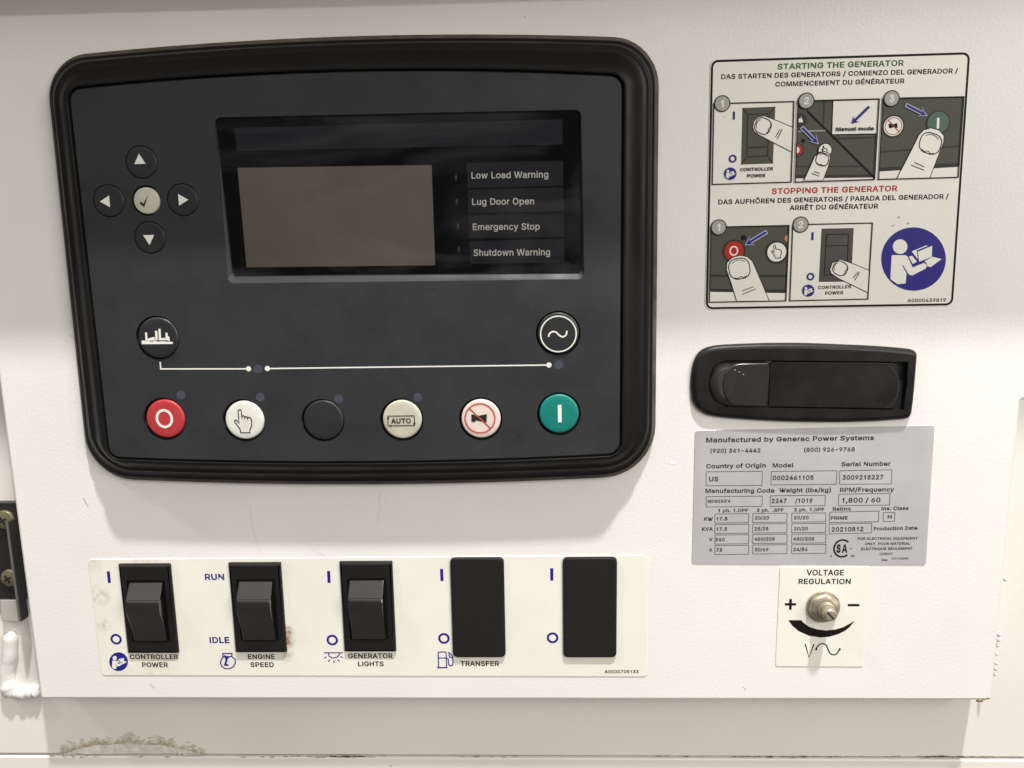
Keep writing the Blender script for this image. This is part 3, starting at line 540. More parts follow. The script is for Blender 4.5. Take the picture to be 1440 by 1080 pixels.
# cover glass: clear, faint greasy gloss, pale streaks painted in for cloudy reflections
G = bpy.data.materials.new('cover glass'); G.use_nodes = True; nt = G.node_tree; n = nt.nodes; n.remove(n['Principled BSDF'])
tr = n.new('ShaderNodeBsdfTransparent'); gl = n.new('ShaderNodeBsdfGlossy'); mx = n.new('ShaderNodeMixShader'); fr = n.new('ShaderNodeFresnel'); fr.inputs[0].default_value = 1.35
tc = n.new('ShaderNodeTexCoord'); nz = n.new('ShaderNodeTexNoise'); nz.inputs['Scale'].default_value = 24; nz.inputs['Detail'].default_value = 6; nz.inputs['Distortion'].default_value = 1.5
mp = n.new('ShaderNodeMapRange'); mp.inputs[1].default_value = .4; mp.inputs[2].default_value = .7; mp.inputs[3].default_value = .08; mp.inputs[4].default_value = .5
nt.links.new(tc.outputs['Object'], nz.inputs['Vector']); nt.links.new(nz.outputs[0], mp.inputs[0]); nt.links.new(mp.outputs[0], gl.inputs['Roughness'])
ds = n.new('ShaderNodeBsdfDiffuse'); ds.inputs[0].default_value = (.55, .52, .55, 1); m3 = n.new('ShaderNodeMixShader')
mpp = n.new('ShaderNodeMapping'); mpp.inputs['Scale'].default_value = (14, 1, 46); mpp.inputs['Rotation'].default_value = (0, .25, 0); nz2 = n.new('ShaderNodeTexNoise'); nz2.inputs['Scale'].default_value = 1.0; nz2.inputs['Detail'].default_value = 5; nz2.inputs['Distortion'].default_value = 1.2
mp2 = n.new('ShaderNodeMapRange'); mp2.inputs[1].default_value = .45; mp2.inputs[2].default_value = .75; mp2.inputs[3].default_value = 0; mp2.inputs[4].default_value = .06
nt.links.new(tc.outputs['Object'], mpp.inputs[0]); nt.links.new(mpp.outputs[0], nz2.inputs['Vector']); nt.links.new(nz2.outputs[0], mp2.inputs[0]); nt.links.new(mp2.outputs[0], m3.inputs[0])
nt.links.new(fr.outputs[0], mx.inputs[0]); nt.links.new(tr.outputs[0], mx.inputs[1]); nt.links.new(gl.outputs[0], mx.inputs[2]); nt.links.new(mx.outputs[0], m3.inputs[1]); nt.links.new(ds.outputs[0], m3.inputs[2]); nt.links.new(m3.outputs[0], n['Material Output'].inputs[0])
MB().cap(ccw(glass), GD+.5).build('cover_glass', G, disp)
# ------------------------------------------------------------------ printed art shared by the stickers
M_blue = mat('navy ink', (.020, .016, .20), .5, spec=.2)
M_cream = mat('cream vinyl', (.75, .74, .67), .38, vary=.04, vscale=40)
M_dec = mat('decal vinyl', (.74, .725, .66), .40, vary=.035, vscale=60, specks=.77, sscale=300, scol=(.3, .28, .22))
M_ink = mat('dark print', (.010, .008, .0075), .5, spec=.1)
M_gri = mat('olive grey print', (.078, .078, .060), .5, spec=.15)
M_gr2 = mat('dark olive print', (.032, .032, .025), .5, spec=.15)
M_badge = mat('grey badge print', (.33, .33, .29), .5)
M_badgt = mat('pale badge print', (.68, .68, .62), .5)
M_red2 = mat('red print', (.40, .025, .02), .5, spec=.15)
M_grn2 = mat('green print', (.035, .12, .03), .5, spec=.15)
M_grnb = mat('bottle green print', (.012, .075, .04), .5)
M_org = mat('orange print', (.45, .17, .05), .5)
M_halo = mat('pale blue print', (.42, .42, .55), .5)
def book_icon(cx, cy, r, d, par, bgm, fgm, ry=None):
    """reader with open book in a disc; a part with its figure"""
    k = r/328.0; f = lambda pts: PP([(cx+(x-753)*k, cy+(y-463)*k) for x, y in pts], d+.03)
    dk = MB().cap(PP([(cx+r*math.cos(t), cy-(ry or r)*math.sin(t)) for t in [i*math.tau/40 for i in range(40)]], d)[::1], d).build('reader_disc', bgm, par)
    q = MB(); q.cap(f(circ((618, 337), 74, 24)), d+.03)
    for p in ([(532, 430), (542, 423), (668, 423), (690, 435), (745, 548), (855, 503), (880, 512), (888, 535), (875, 560), (742, 628), (716, 625), (695, 603), (648, 522), (640, 530), (683, 610), (672, 710), (590, 716), (520, 665)],
              [(705, 440), (738, 428), (788, 490), (745, 512)], [(735, 385), (888, 323), (893, 332), (785, 375), (797, 465)],
              [(795, 390), (942, 328), (938, 440), (812, 490)], [(865, 485), (945, 440), (1038, 463), (925, 545), (895, 535), (885, 505)]):
        q.cap(f(p), d+.03)
    q.build('reader_figure', fgm, dk)
def sheet(name, corners, r, th, m, par, fl=4):
    q = fillet(ccw(PP(corners, th)), r, fl); return MB().slab(q, 0, th, .08, seg=1).build(name, m, par)
# ------------------------------------------------------------------ switch label
SL = thing('switch_label', 'long cream switch label with blue symbols under the row of black switches', 'label', P(520, 866))
c0 = P(520, 866)
def rel(x, y): p = P(x, y, .3); return (p[0]-c0[0], p[1]-c0[1])
M_slab = mat('aged cream vinyl', (.76, .745, .665), .36, vary=.05, vscale=35, stains=[
    (*rel(140, 838), 6, (.33, .31, .25), .55), (*rel(146, 880), 4, (.3, .28, .22), .55), (*rel(403, 901), 4.6, (.24, .10, .03), 1), (*rel(404, 922), 4, (.42, .30, .16), .6), (*rel(405, 888), 3.5, (.24, .11, .03), 1),
    (*rel(130, 790), 6, (.42, .36, .24), .5), (*rel(200, 785), 9, (.50, .44, .30), .5), (*rel(220, 935), 12, (.58, .52, .38), .6), (*rel(170, 940), 7, (.5, .44, .3), .4), (*rel(395, 800), 7, (.55, .5, .4), .4)])
sheet('sheet', [(123.5, 786.8), (911.5, 781), (910, 951.3), (142.8, 949.5)], 1.8, .3, M_slab, SL)
d1 = .33
K1 = CR(110, 770, 5.6884); K2 = CR(280, 770, 5.6884); K3 = CR(440, 770, 5.6884); K4 = CR(600, 770, 5.6884); K5 = CR(750, 770, 5.6884)
for K, A, Bq in ((K1, (240, 190), (250, 283)), (K3, (125, 187), (130, 283)), (K4, (119, 171), (123, 268)), (K5, (147, 165), (148, 264))):
    MB().stroke(PP(K([A, Bq]), d1), 1.35, d1).build('on_mark', M_blue, SL)
for K, A in ((K1, (303, 733)), (K3, (155, 740)), (K4, (138, 727)), (K5, (154, 722))):
    annul(P(*K([A])[0], d1), 2.05, 1.0, d1, 28).build('off_mark', M_blue, SL)
book_icon(*K1([(323, 913)])[0], 13.2, d1, SL, M_blue, M_cream)
for s_, K, x0, x1, yb, cap, m_ in (('CONTROLLER', K1, 415, 802, 893, 6.8, M_ink), ('POWER', K1, 512, 720, 957, 6.8, M_ink), ('RUN', K2, 48, 203, 260, 8.8, M_blue), ('IDLE', K2, 85, 243, 765, 8.8, M_blue),
        ('ENGINE', K2, 392, 607, 892, 6.8, M_ink), ('SPEED', K2, 411, 599, 956, 6.8, M_ink), ('GENERATOR', K3, 283, 640, 886, 7, M_ink), ('LIGHTS', K3, 362, 567, 950, 7, M_ink),
        ('TRANSFER', K4, 272, 580, 948, 7, M_ink), ('A0000705133', K5, 570, 842, 1006, 4.6, M_ink)):
    (a, b), (c, d) = K([(x0, yb), (x1, yb)]); text(s_, a, b, c, d, cap, m_, SL, d1, .024 if m_ is M_ink else .03)
q = MB()   # engine outline
q.stroke(PP(K2([(197, 872), (180, 892), (170, 920), (182, 950), (208, 968), (240, 970), (272, 955), (290, 925), (288, 895), (262, 872), (262, 847), (190, 847), (190, 872), (262, 872)]), d1), .55, d1)
q.stroke(PP(K2([(205, 885), (225, 880), (208, 938), (236, 940)]), d1+.01), .9, d1+.01); q.stroke(PP(K2([(200, 860), (240, 885)]), d1+.02), .4, d1+.02)
q.build('engine_symbol', M_blue, SL)
q = MB()   # lamp
q.stroke(PP(K3([(88, 842), (242, 842)]), d1), .5, d1); q.stroke(PP(K3([(122, 845), (130, 868), (150, 882), (172, 884), (195, 875), (210, 858), (212, 845)]), d1), .5, d1)
for a_, b_2 in (((108, 872), (92, 885)), ((135, 896), (125, 915)), ((168, 903), (168, 922)), ((198, 895), (212, 913)), ((220, 870), (240, 883))): q.stroke(PP(K3([a_, b_2]), d1), .5, d1)
q.build('lamp_symbol', M_blue, SL)
q = MB()   # fuel pump
q.stroke(PP(K4([(95, 960), (92, 842), (98, 836), (148, 835), (155, 842), (160, 960)]), d1), .5, d1); q.stroke(PP(K4([(84, 961), (166, 960)]), d1+.01), .6, d1+.01)
q.stroke(PP(K4([(95, 884), (157, 883)]), d1+.01), .5, d1+.01); q.stroke(PP(K4([(158, 885), (172, 890), (176, 935), (190, 947), (206, 940), (211, 920), (206, 870), (185, 845), (170, 838)]), d1+.02), .5, d1+.02)
q.stroke(PP(K4([(178, 850), (182, 875), (205, 882)]), d1+.03), .5, d1+.03)
q.build('fuel_pump_symbol', M_blue, SL)
# ------------------------------------------------------------------ rocker switches and blanking plugs
M_rock = mat('glossy black rocker', (.006, .0055, .0055), .19, coat=1.0, spec=.7, bump=.06, bscale=1500, bdist=.00003, rvary=.07, vary=.3, vscale=200)
M_swb = mat('black switch frame', (.008, .0075, .0075), .3, rvary=.06)
M_plug = mat('matt black plug', (.012, .0105, .011), .6, spec=.2, bump=.35, bscale=1800, bdist=.00004)
SH = 1.8
def rocker(px, label):
    c = P(*px, SH); c = (c[0], c[1])
    t = thing('rocker_switch', label, 'switch', c, 'rocker switches on the switch label')
    w, h = 11.45, 20.9
    q = MB(); p = fillet([(c[0]-w, c[1]-h), (c[0]+w, c[1]-h), (c[0]+w, c[1]+h), (c[0]-w, c[1]+h)], .35, 2)
    hole = [(c[0]-w+2.0, c[1]-h+3.4), (c[0]+w-2.6, c[1]-h+3.4), (c[0]+w-2.6, c[1]+h-4.2), (c[0]-w+2.0, c[1]+h-4.2)]
    hole = [(c[0]-8.3, c[1]-h+5.9), (c[0]+8.6, c[1]-h+5.9), (c[0]+8.6, c[1]+h-7.1), (c[0]-8.3, c[1]+h-7.1)]
    # bevelled frame that dips towards the well
    R = [(p, .1), (p, SH-.9), (offset(p, .25), SH-.5), (offset(p, 1.1), SH)]
    ids = [q.ring(a, b) for a, b in R]
    for a, b in zip(ids, ids[1:]): q.band(b, a)
    q.cap(offset(p, 1.1), SH, [hole]); q.band(q.ring(ccw(hole), .36), q.ring(ccw(hole), SH)); q.cap(ccw(hole), .36)
    q.build('switch_frame', M_swb, t)
    # rocker: profile in (z, d), rounded crest, lifted end near the top
    z0 = c[1]+h-8.3; prof = [(0, -1.5), (0, 1.2), (.2, 1.6), (.6, 1.85), (5.7, 5.55), (5.95, 5.75), (6.2, 5.62), (6.5, 5.9), (7.6, 6.32), (8.8, 6.6), (9.6, 6.68), (10.4, 6.6), (11.6, 6.25), (13.4, 5.6), (15.6, 4.75), (18.5, 3.8), (21.5, 3.0), (24.2, 2.55), (24.9, 2.4), (25.3, 1.9), (25.4, -1.5)]
    zl = [z0-u*1.08 for u, _ in prof]; q = MB()
    hw = 7.45
    xs = [-hw, -hw+.12, -hw+.5, -hw+1.0, hw-1.0, hw-.5, hw-.12, hw]; dr = [-.55, -.25, -.06, 0, 0, -.06, -.25, -.55]
    G_ = []
    for (u, dd), z in zip(prof, zl):
        ids = []
        for x, e in zip(xs, dr): ids.append(len(q.v)); q.v.append((c[0]+x, -(dd+e), z))
        G_.append(ids)
    for A, B_ in zip(G_, G_[1:]):
        for i in range(len(xs)-1): q.f.append((A[i], B_[i], B_[i+1], A[i+1]))
    for side in (0, -1):                        # side walls down to the well
        top = [g_[side] for g_ in G_]; bot = []
        for i in top:
            v = q.v[i]; bot.append(len(q.v)); q.v.append((v[0], 1.5, v[2]))
        for i in range(len(top)-1):
            q.f.append((top[i], top[i+1], bot[i+1], bot[i]) if side else (top[i], bot[i], bot[i+1], top[i+1]))
    q.build('rocker', M_rock, t, sm=24)
    return t
def centre(a, b, c, d): return ((a[0]+b[0]+c[0]+d[0])/4, (a[1]+b[1]+c[1]+d[1])/4)
s1 = rocker(centre((163.7, 796), (239.4, 795), (251, 919), (178.3, 919.6)), 'black rocker switch above the words CONTROLLER POWER')
s2 = rocker(centre((320.1, 794.5), (395, 793.5), (402.5, 918), (329.3, 918)), 'black rocker switch between RUN and IDLE, above ENGINE SPEED')
s3 = rocker(centre((476.4, 793), (552, 792), (556.7, 916.5), (483, 917)), 'black rocker switch above the words GENERATOR LIGHTS')
def plug(px, label):
    c = P(*px, 1.5); t = thing('switch_blank', label, 'blanking plug', c, 'blanking plugs on the switch label')
    w, h = 11.55, 23.0
    MB().slab(fillet([(c[0]-w, c[1]-h), (c[0]+w, c[1]-h), (c[0]+w, c[1]+h), (c[0]-w, c[1]+h)], 2.1, 6), .1, 1.7, .85, seg=4).build('plug_face', M_plug, t, sm=40)
    return t
plug((672.3, 855.7), 'flat black blanking plug above the word TRANSFER and beside the fuel pump symbol')
plug((829.7, 855.5), 'flat black blanking plug at the right end of the switch label')
# ------------------------------------------------------------------ instruction decal
DC = thing('instruction_decal', 'square instruction decal with pointing fingers, starting and stopping the generator in four languages', 'decal', P(1180, 255))
sheet('sheet', [(999, 83.5), (1365, 72.5), (1341, 430.5), (991, 436)], 2.6, .25, M_dec, DC)
e0 = .27; LY = .03
bd = fillet(ccw(PP([(1001.5, 86), (1362.8, 75), (1338.5, 428), (993.7, 433.5)], e0)), 2.3, 5)
MB().stroke(bd, .85, e0, True).build('border_line', M_ink, DC)
for s_, x0, y0, x1, y1, cap, m_ in (('STARTING THE GENERATOR', 1093, 98, 1271, 92.6, 8.4, M_grn2), ('DAS STARTEN DES GENERATORS / COMIENZO DEL GENERADOR /', 1014, 111.5, 1347, 103, 7, M_ink),
        ('COMMENCEMENT DU GÉNÉRATEUR', 1090, 121.9, 1272, 117.2, 7, M_ink), ('STOPPING THE GENERATOR', 1085, 273.3, 1262, 269, 8.4, M_red2),
        ('DAS AUFHÖREN DES GENERATORS / PARADA DEL GENERADOR /', 1010, 287.6, 1334, 279.6, 7, M_ink), ('ARRÊT DU GÉNÉRATEUR', 1110, 295.8, 1235, 293.2, 7, M_ink), ('A0000639819', 1276, 425.2, 1330, 424.4, 5, M_ink)):
    text(s_, x0, y0, x1, y1, cap, m_, DC, e0, .029)
class Pic:
    def __init__(s, corners, bgm, label):
        s.c = corners; s.k = 1; s.o = MB().cap(ccw(PP(corners, e0)), e0).build('picture', bgm, DC, label=label)
    def d(s): s.k += 1; return e0+LY*s.k*.6
    def poly(s, pts, m, name, sm=0):
        d = s.d(); p = PP(pts, d)
        if sm: p = smooth(p, sm, True)
        MB().cap(p, d).build(name, m, s.o)
    def line(s, lines, w, m, name, closed=False, sm=0):
        d = s.d(); q = MB()
        for l in lines: q.stroke(smooth(PP(l, d), sm, closed) if sm else PP(l, d), w, d, closed)
        q.build(name, m, s.o)
    def disc(s, x, y, r, m, name): 
        d = s.d(); c = P(x, y, d); rr = abs(P(x+r, y, d)[0]-c[0]); MB().cap(circ(c, rr, 26), d).build(name, m, s.o)
    def ring(s, x, y, r, w, m, name, ry=None):
        d = s.d(); c = P(x, y, d); k = abs(P(x+1, y, d)[0]-c[0]); annul(c, r*k, w*k, d, 26, (ry or r)*k).build(name, m, s.o)
    def arrow(s, tail, tip, m, halo=True):
        a, b = Vector(tail), Vector(tip); e = (b-a).normalized(); n_ = Vector((-e.y, e.x)); L = (b-a).length
        def shp(g):
            hw, hl, sw = 6.2+g, 10.5, 1.7+g
            t_ = b+e*g*1.6; pts = [a+n_*sw-e*g, b-e*(hl*.62)+n_*sw, b-e*(hl+g*.5)+n_*hw, t_, b-e*(hl+g*.5)-n_*hw, b-e*(hl*.62)-n_*sw, a-n_*sw-e*g]
            return [tuple(p) for p in pts]
        if halo: s.poly(shp(1.3), M_halo, 'arrow_outline')
        s.poly(shp(0), m, 'arrow')
    def finger(s, pts, nail, lines, open_ends):
        s.poly(pts, M_dec, 'finger')
        s.line([pts], .28, M_ink, 'finger_outline')
        nc, rx, ry, ang = nail
        ca, sa = math.cos(ang), math.sin(ang)
        f = lambda a, k: (nc[0]+rx*k*math.cos(a)*ca-ry*k*math.sin(a)*sa, nc[1]+rx*k*math.cos(a)*sa+ry*k*math.sin(a)*ca)
        se = lambda a: 1+.10*abs(math.sin(2*a))
        s.line([[f(i*math.tau/20, se(i*math.tau/20)) for i in range(20)]], .38, M_ink, 'nail_outline', True)
        s.line([[f(math.pi/2+t, .78 if abs(t) < .3 else .98) for t in (-.65, -.3, 0, .3, .65)]], .28, M_ink, 'nail_moon', sm=3)
        s.line([[f(-math.pi/2+t, .86) for t in (-.8, -.4, 0, .4, .8)]], .25, M_ink, 'nail_tip', sm=3)
        s.line(lines, .30, M_ink, 'knuckle_lines')
    def frame(s): s.line([s.c], .42, M_ink, 'picture_frame', True)
    def badge(s, x, y, r, ch):
        s.disc(x, y, r+.6, M_ink, 'badge_rim'); s.disc(x, y, r-.8, M_badge, 'badge')
        d = s.d(); text(ch, x-(2.2 if ch == '1' else 3.4), y+5, x+(2.2 if ch == '1' else 3.6), y+4.9, 10, M_badgt, s.o, d, .03)
A_ = CR(990, 65, 7.2); A4 = CR(990, 210, 7.2)
def clipx(pts, quad):                          # keep a shape inside its picture (convex clip)
    P_ = list(pts); q = quad
    ar = sum(q[i][0]*q[(i+1) % 4][1]-q[(i+1) % 4][0]*q[i][1] for i in range(4))
    if ar < 0: q = q[::-1]
    for i in range(4):
        (ax, ay), (bx, by) = q[i], q[(i+1) % 4]; out = []
        ins = lambda p: (bx-ax)*(p[1]-ay)-(by-ay)*(p[0]-ax) >= 0
        for j in range(len(P_)):
            u, v = P_[j-1], P_[j]
            if ins(u) != ins(v):
                du = (bx-ax)*(u[1]-ay)-(by-ay)*(u[0]-ax); dv = (bx-ax)*(v[1]-ay)-(by-ay)*(v[0]-ax); t = du/(du-dv)
                out.append((u[0]+(v[0]-u[0])*t, u[1]+(v[1]-u[1])*t))
            if ins(v): out.append(v)
        P_ = out
        if not P_: break
    return P_
def hand(pic, x, y, s, m=M_ink):
    pts = [(857, 963), (849, 932), (812, 885), (808, 872), (818, 866), (828, 872), (844, 895), (840, 855), (836, 800), (842, 789), (856, 789), (860, 800), (864, 838), (884, 840), (906, 848), (934, 856), (940, 875), (938, 915), (926, 940), (926, 963)]
    pic.line([[(x+(a-878)*s/87, y+(b-878)*s/87) for a, b in pts]], .33, m, 'hand_outline', True)
# picture: switch on
p = Pic([(1004, 145.7), (1116.7, 142.7), (1112.7, 256), (1001.7, 259.3)], M_dec, 'picture of a finger pressing the top of a rocker switch')
p.poly([(1044, 151.8), (1090.3, 150), (1087, 230), (1042, 231.5)], M_gri, 'printed_switch')
p.poly([(1050.4, 160), (1083, 159), (1080.5, 220.5), (1049.2, 221.8)], M_gr2, 'printed_rocker')
p.poly([(1052.5, 162), (1081, 161), (1078.7, 205), (1051.4, 206.2)], M_gri, 'printed_rocker_top'); p.poly([(1051.3, 209), (1078.6, 208), (1078, 218.3), (1051, 219.5)], M_gri, 'printed_rocker_end')
p.line([[(1044, 151.8), (1050.4, 160)], [(1090.3, 150), (1083, 159)], [(1087, 230), (1080.5, 220.5)], [(1042, 231.5), (1049.2, 221.8)]], .3, M_ink, 'printed_corner')
p.finger(A_([(895, 820), (780, 770), (680, 730), (610, 705), (550, 715), (505, 760), (492, 820), (510, 865), (560, 900), (700, 975), (885, 1070)]),
         (A_([(597, 808)])[0], 11, 11, math.radians(-65)), [A_([(770, 840), (725, 920)]), A_([(793, 840), (740, 940)])], 0)
p.line([[(1032.4, 156.7), (1032.2, 168)]], .75, M_blue, 'on_mark'); p.ring(1030.5, 223, 4.4, 2.1, M_blue, 'off_mark')
text('CONTROLLER', 1041, 240.8, 1087.3, 239.4, 4.6, M_ink, p.o, p.d(), .02); text('POWER', 1051, 249.6, 1076.6, 248.9, 4.6, M_ink, p.o, p.d(), .02)
p.frame(); p.badge(1015.7, 145.6, 10.8, '1')
d_bk = p.d(); book_icon(1027.2, 244, 8.6, d_bk, DC, M_blue, M_dec)
# picture: manual mode
H_ = CR(1100, 120, 7.713)
Q2 = [(1122.3, 141.9), (1236.7, 139), (1230, 252.3), (1118.3, 256)]
p = Pic(Q2, M_gri, 'picture of a finger pressing the hand button, with inset reading Manual mode')
p.poly(H_([(150, 1010), (985, 1000), (985, 1025), (140, 1045)]), M_dec, 'printed_strip')
p.poly(H_([(148, 975), (965, 965), (985, 1000), (150, 1010)]), M_gr2, 'printed_band')
p.line([H_([(155, 880), (870, 880)])], .5, M_gr2, 'printed_band_line'); p.line([H_([(545, 580), (1020, 565)]), H_([(455, 170), (450, 420)])], .5, M_gr2, 'printed_crease')
p.line([H_([(170, 500), (480, 490)])], .45, M_badge, 'printed_line')
p.poly(H_([(550, 165), (1045, 152), (1022, 525), (538, 535)]), M_dec, 'inset_screen'); p.line([H_([(1045, 152), (550, 165), (538, 535), (1022, 525)])], .35, M_ink, 'inset_frame')
p.line([H_([(270, 275), (1000, 1000)])], .65, M_ink, 'inset_diagonal')
qi = p.c
p.poly(clipx(circ(H_([(190, 375)])[0], 10, 24), qi), M_gr2, 'printed_button'); p.poly(H_([(178, 400), (180, 350), (195, 370), (205, 335), (212, 365), (222, 375), (226, 402)]), M_dec, 'printed_skyline')
p.poly(clipx(circ(H_([(165, 700)])[0], 9.5, 24), qi), M_gr2, 'printed_shadow'); p.poly(clipx(circ(H_([(160, 700)])[0], 8, 24), qi), M_red2, 'printed_stop_button'); p.poly(clipx(circ(H_([(160, 700)])[0], 3.6, 24, 4.4), qi), M_dec, 'printed_letter')
p.disc(*H_([(230, 600)])[0], 2.6, M_ink, 'printed_dot')
p.disc(*H_([(462, 705)])[0], 10.5, M_gr2, 'printed_shadow'); p.disc(*H_([(465, 705)])[0], 8.8, M_dec, 'printed_hand_button'); hand(p, *H_([(460, 700)])[0], 5)
p.finger(H_([(235, 1030), (300, 890), (355, 765), (400, 728), (460, 715), (510, 740), (524, 790), (500, 880), (445, 1025)]), (H_([(435, 803)])[0], 8.8, 9, math.radians(15)),
         [H_([(345, 935), (405, 955)]), H_([(320, 955), (400, 985)])], 0)
p.arrow(H_([(215, 460)])[0], H_([(385, 628)])[0], M_blue); p.arrow(H_([(945, 230)])[0], H_([(755, 415)])[0], M_blue, False)
text('Manual mode', 1175.8, 184.3, 1229, 183, 5.4, M_ink, p.o, p.d(), .03)
p.frame(); p.badge(1134, 141.7, 10.8, '2')
# picture: start
G_c = CR(1230, 120, 7.714)
p = Pic([(1241.7, 138.3), (1355.7, 136), (1347.7, 249.3), (1235.7, 252.3)], M_gri, 'picture of a finger pressing the green start button')
p.poly(G_c([(55, 895), (915, 840), (910, 885), (52, 935)]), M_gr2, 'printed_band'); p.poly(G_c([(52, 935), (910, 885), (905, 1000), (45, 1020)]), M_dec, 'printed_strip')
p.line([G_c([(65, 722), (918, 660)])], .6, M_gr2, 'printed_crease')
p.disc(*G_c([(203, 443)])[0], 16, M_gr2, 'printed_shadow'); p.disc(*G_c([(203, 443)])[0], 13.6, M_dec, 'printed_horn_button'); p.ring(*G_c([(203, 443)])[0], 11.6, 1.1, M_red2, 'printed_ring')
p.poly(G_c([(150, 420), (180, 410), (190, 425), (245, 408), (250, 462), (195, 455), (180, 465), (155, 462)]), M_ink, 'printed_horn'); p.line([G_c([(150, 380), (262, 500)])], .35, M_red2, 'printed_slash')
p.disc(*G_c([(688, 405)])[0], 16.8, M_gr2, 'printed_shadow'); p.disc(*G_c([(690, 405)])[0], 15, M_grnb, 'printed_start_button'); p.line([G_c([(690, 352), (686, 468)])], .95, M_dec, 'printed_bar')
p.finger(G_c([(240, 1010), (380, 740), (480, 540), (530, 485), (610, 462), (700, 485), (752, 545), (748, 620), (700, 740), (600, 1000)]), (G_c([(605, 630)])[0], 15, 14.5, math.radians(18)),
         [G_c([(430, 835), (540, 885)]), G_c([(395, 865), (535, 920)])], 0)
p.arrow(G_c([(345, 215)])[0], G_c([(560, 325)])[0], M_blue); p.frame(); p.badge(1253.9, 138.5, 10.8, '3')
# picture: stop
J = CR(990, 300, 7.2)
Q4 = [(999.7, 319.4), (1109.7, 317), (1105.3, 423), (997.6, 425)]
p = Pic(Q4, M_gri, 'picture of a finger pressing the red stop button')
p.poly(J([(60, 765), (832, 770), (830, 808), (58, 795)]), M_gr2, 'printed_band'); p.poly(J([(58, 795), (830, 808), (830, 885), (55, 900)]), M_dec, 'printed_strip'); p.line([J([(65, 630), (840, 635)])], .7, M_gr2, 'printed_crease')
p.disc(*J([(303, 382)])[0], 16.3, M_gr2, 'printed_shadow'); p.disc(*J([(305, 382)])[0], 13.6, M_red2, 'printed_stop_button'); p.ring(*J([(302, 380)])[0], 5.2, 2, M_dec, 'printed_letter', 6)
p.poly(clipx(circ(J([(735, 392)])[0], 16.3, 26), Q4), M_gr2, 'printed_shadow'); p.disc(*J([(737, 392)])[0], 13.3, M_dec, 'printed_hand_button'); hand(p, *J([(737, 390)])[0], 9)
p.poly(clipx(circ(J([(838, 255)])[0], 3.4, 20, 4.4), Q4), M_org, 'printed_lamp'); p.disc(*J([(402, 248)])[0], 3.8, M_ink, 'printed_dot')
p.finger(J([(330, 885), (270, 690), (228, 575), (232, 500), (290, 445), (370, 425), (440, 440), (490, 485), (525, 565), (600, 740), (660, 885)]), (J([(358, 560)])[0], 14.6, 14.3, math.radians(-10)),
         [J([(390, 785), (500, 742)]), J([(390, 820), (525, 765)])], 0)
p.arrow(J([(630, 190)])[0], J([(425, 315)])[0], M_blue); p.frame(); p.badge(1010.8, 319.7, 10.6, '1')
# picture: switch off
p = Pic([(1115, 316), (1227, 313.6), (1220.5, 420.5), (1110.8, 423)], M_dec, 'picture of a finger pressing the bottom of a black rocker switch')
p.poly([(1155.3, 321.5), (1200.6, 320.6), (1197, 396), (1151.4, 396.5)], mat('black brown print', (.035, .030, .026), .5, vary=.3, vscale=200), 'printed_switch')
p.line([[(1162, 330), (1193, 329), (1191, 386), (1159, 387)]], .35, M_ink, 'printed_rocker', True); p.line([[(1161.5, 346), (1192.5, 345)]], .3, M_ink, 'printed_crease')
text('CONTROLLER', 1150.4, 406.8, 1197, 405.2, 4.6, M_ink, p.o, p.d(), .02); text('POWER', 1160.5, 414.6, 1186, 413.8, 4.6, M_ink, p.o, p.d(), .02)
p.finger([(1221.7, 380), (1205, 373), (1194, 368.8), (1181.7, 364.6), (1170.6, 369.4), (1167, 379), (1169, 384.7), (1180, 392), (1196.7, 400), (1220.7, 411.8)], ((1181.5, 377.5), 9.5, 10, math.radians(-62)),
         [[(1207.5, 382), (1199.5, 391)], [(1209, 383), (1202, 394)]], 0)
p.line([[(1143, 326.4), (1142.6, 337.5)]], .75, M_blue, 'on_mark'); p.ring(1140, 388.9, 4.3, 2.1, M_blue, 'off_mark')
p.frame(); p.badge(1126, 315.8, 10.8, '2')
d_bk = p.d(); book_icon(1137, 408.6, 8.4, d_bk, DC, M_blue, M_dec)
book_icon(1284.6, 364.3, 45.6, e0, DC, M_blue, M_dec, 44.7)
for x, y, w in ((1262, 306, .8), (1275, 315, .9), (1020, 111, .5), (1254, 318, .6), (1017, 165, .35)):
    MB().stroke(PP([(x, y), (x+3.5, y-1.2)], e0+.01), w*.8, e0+.01).build('scuff', mat('grey scuff', (.36, .34, .28), .7), DC)
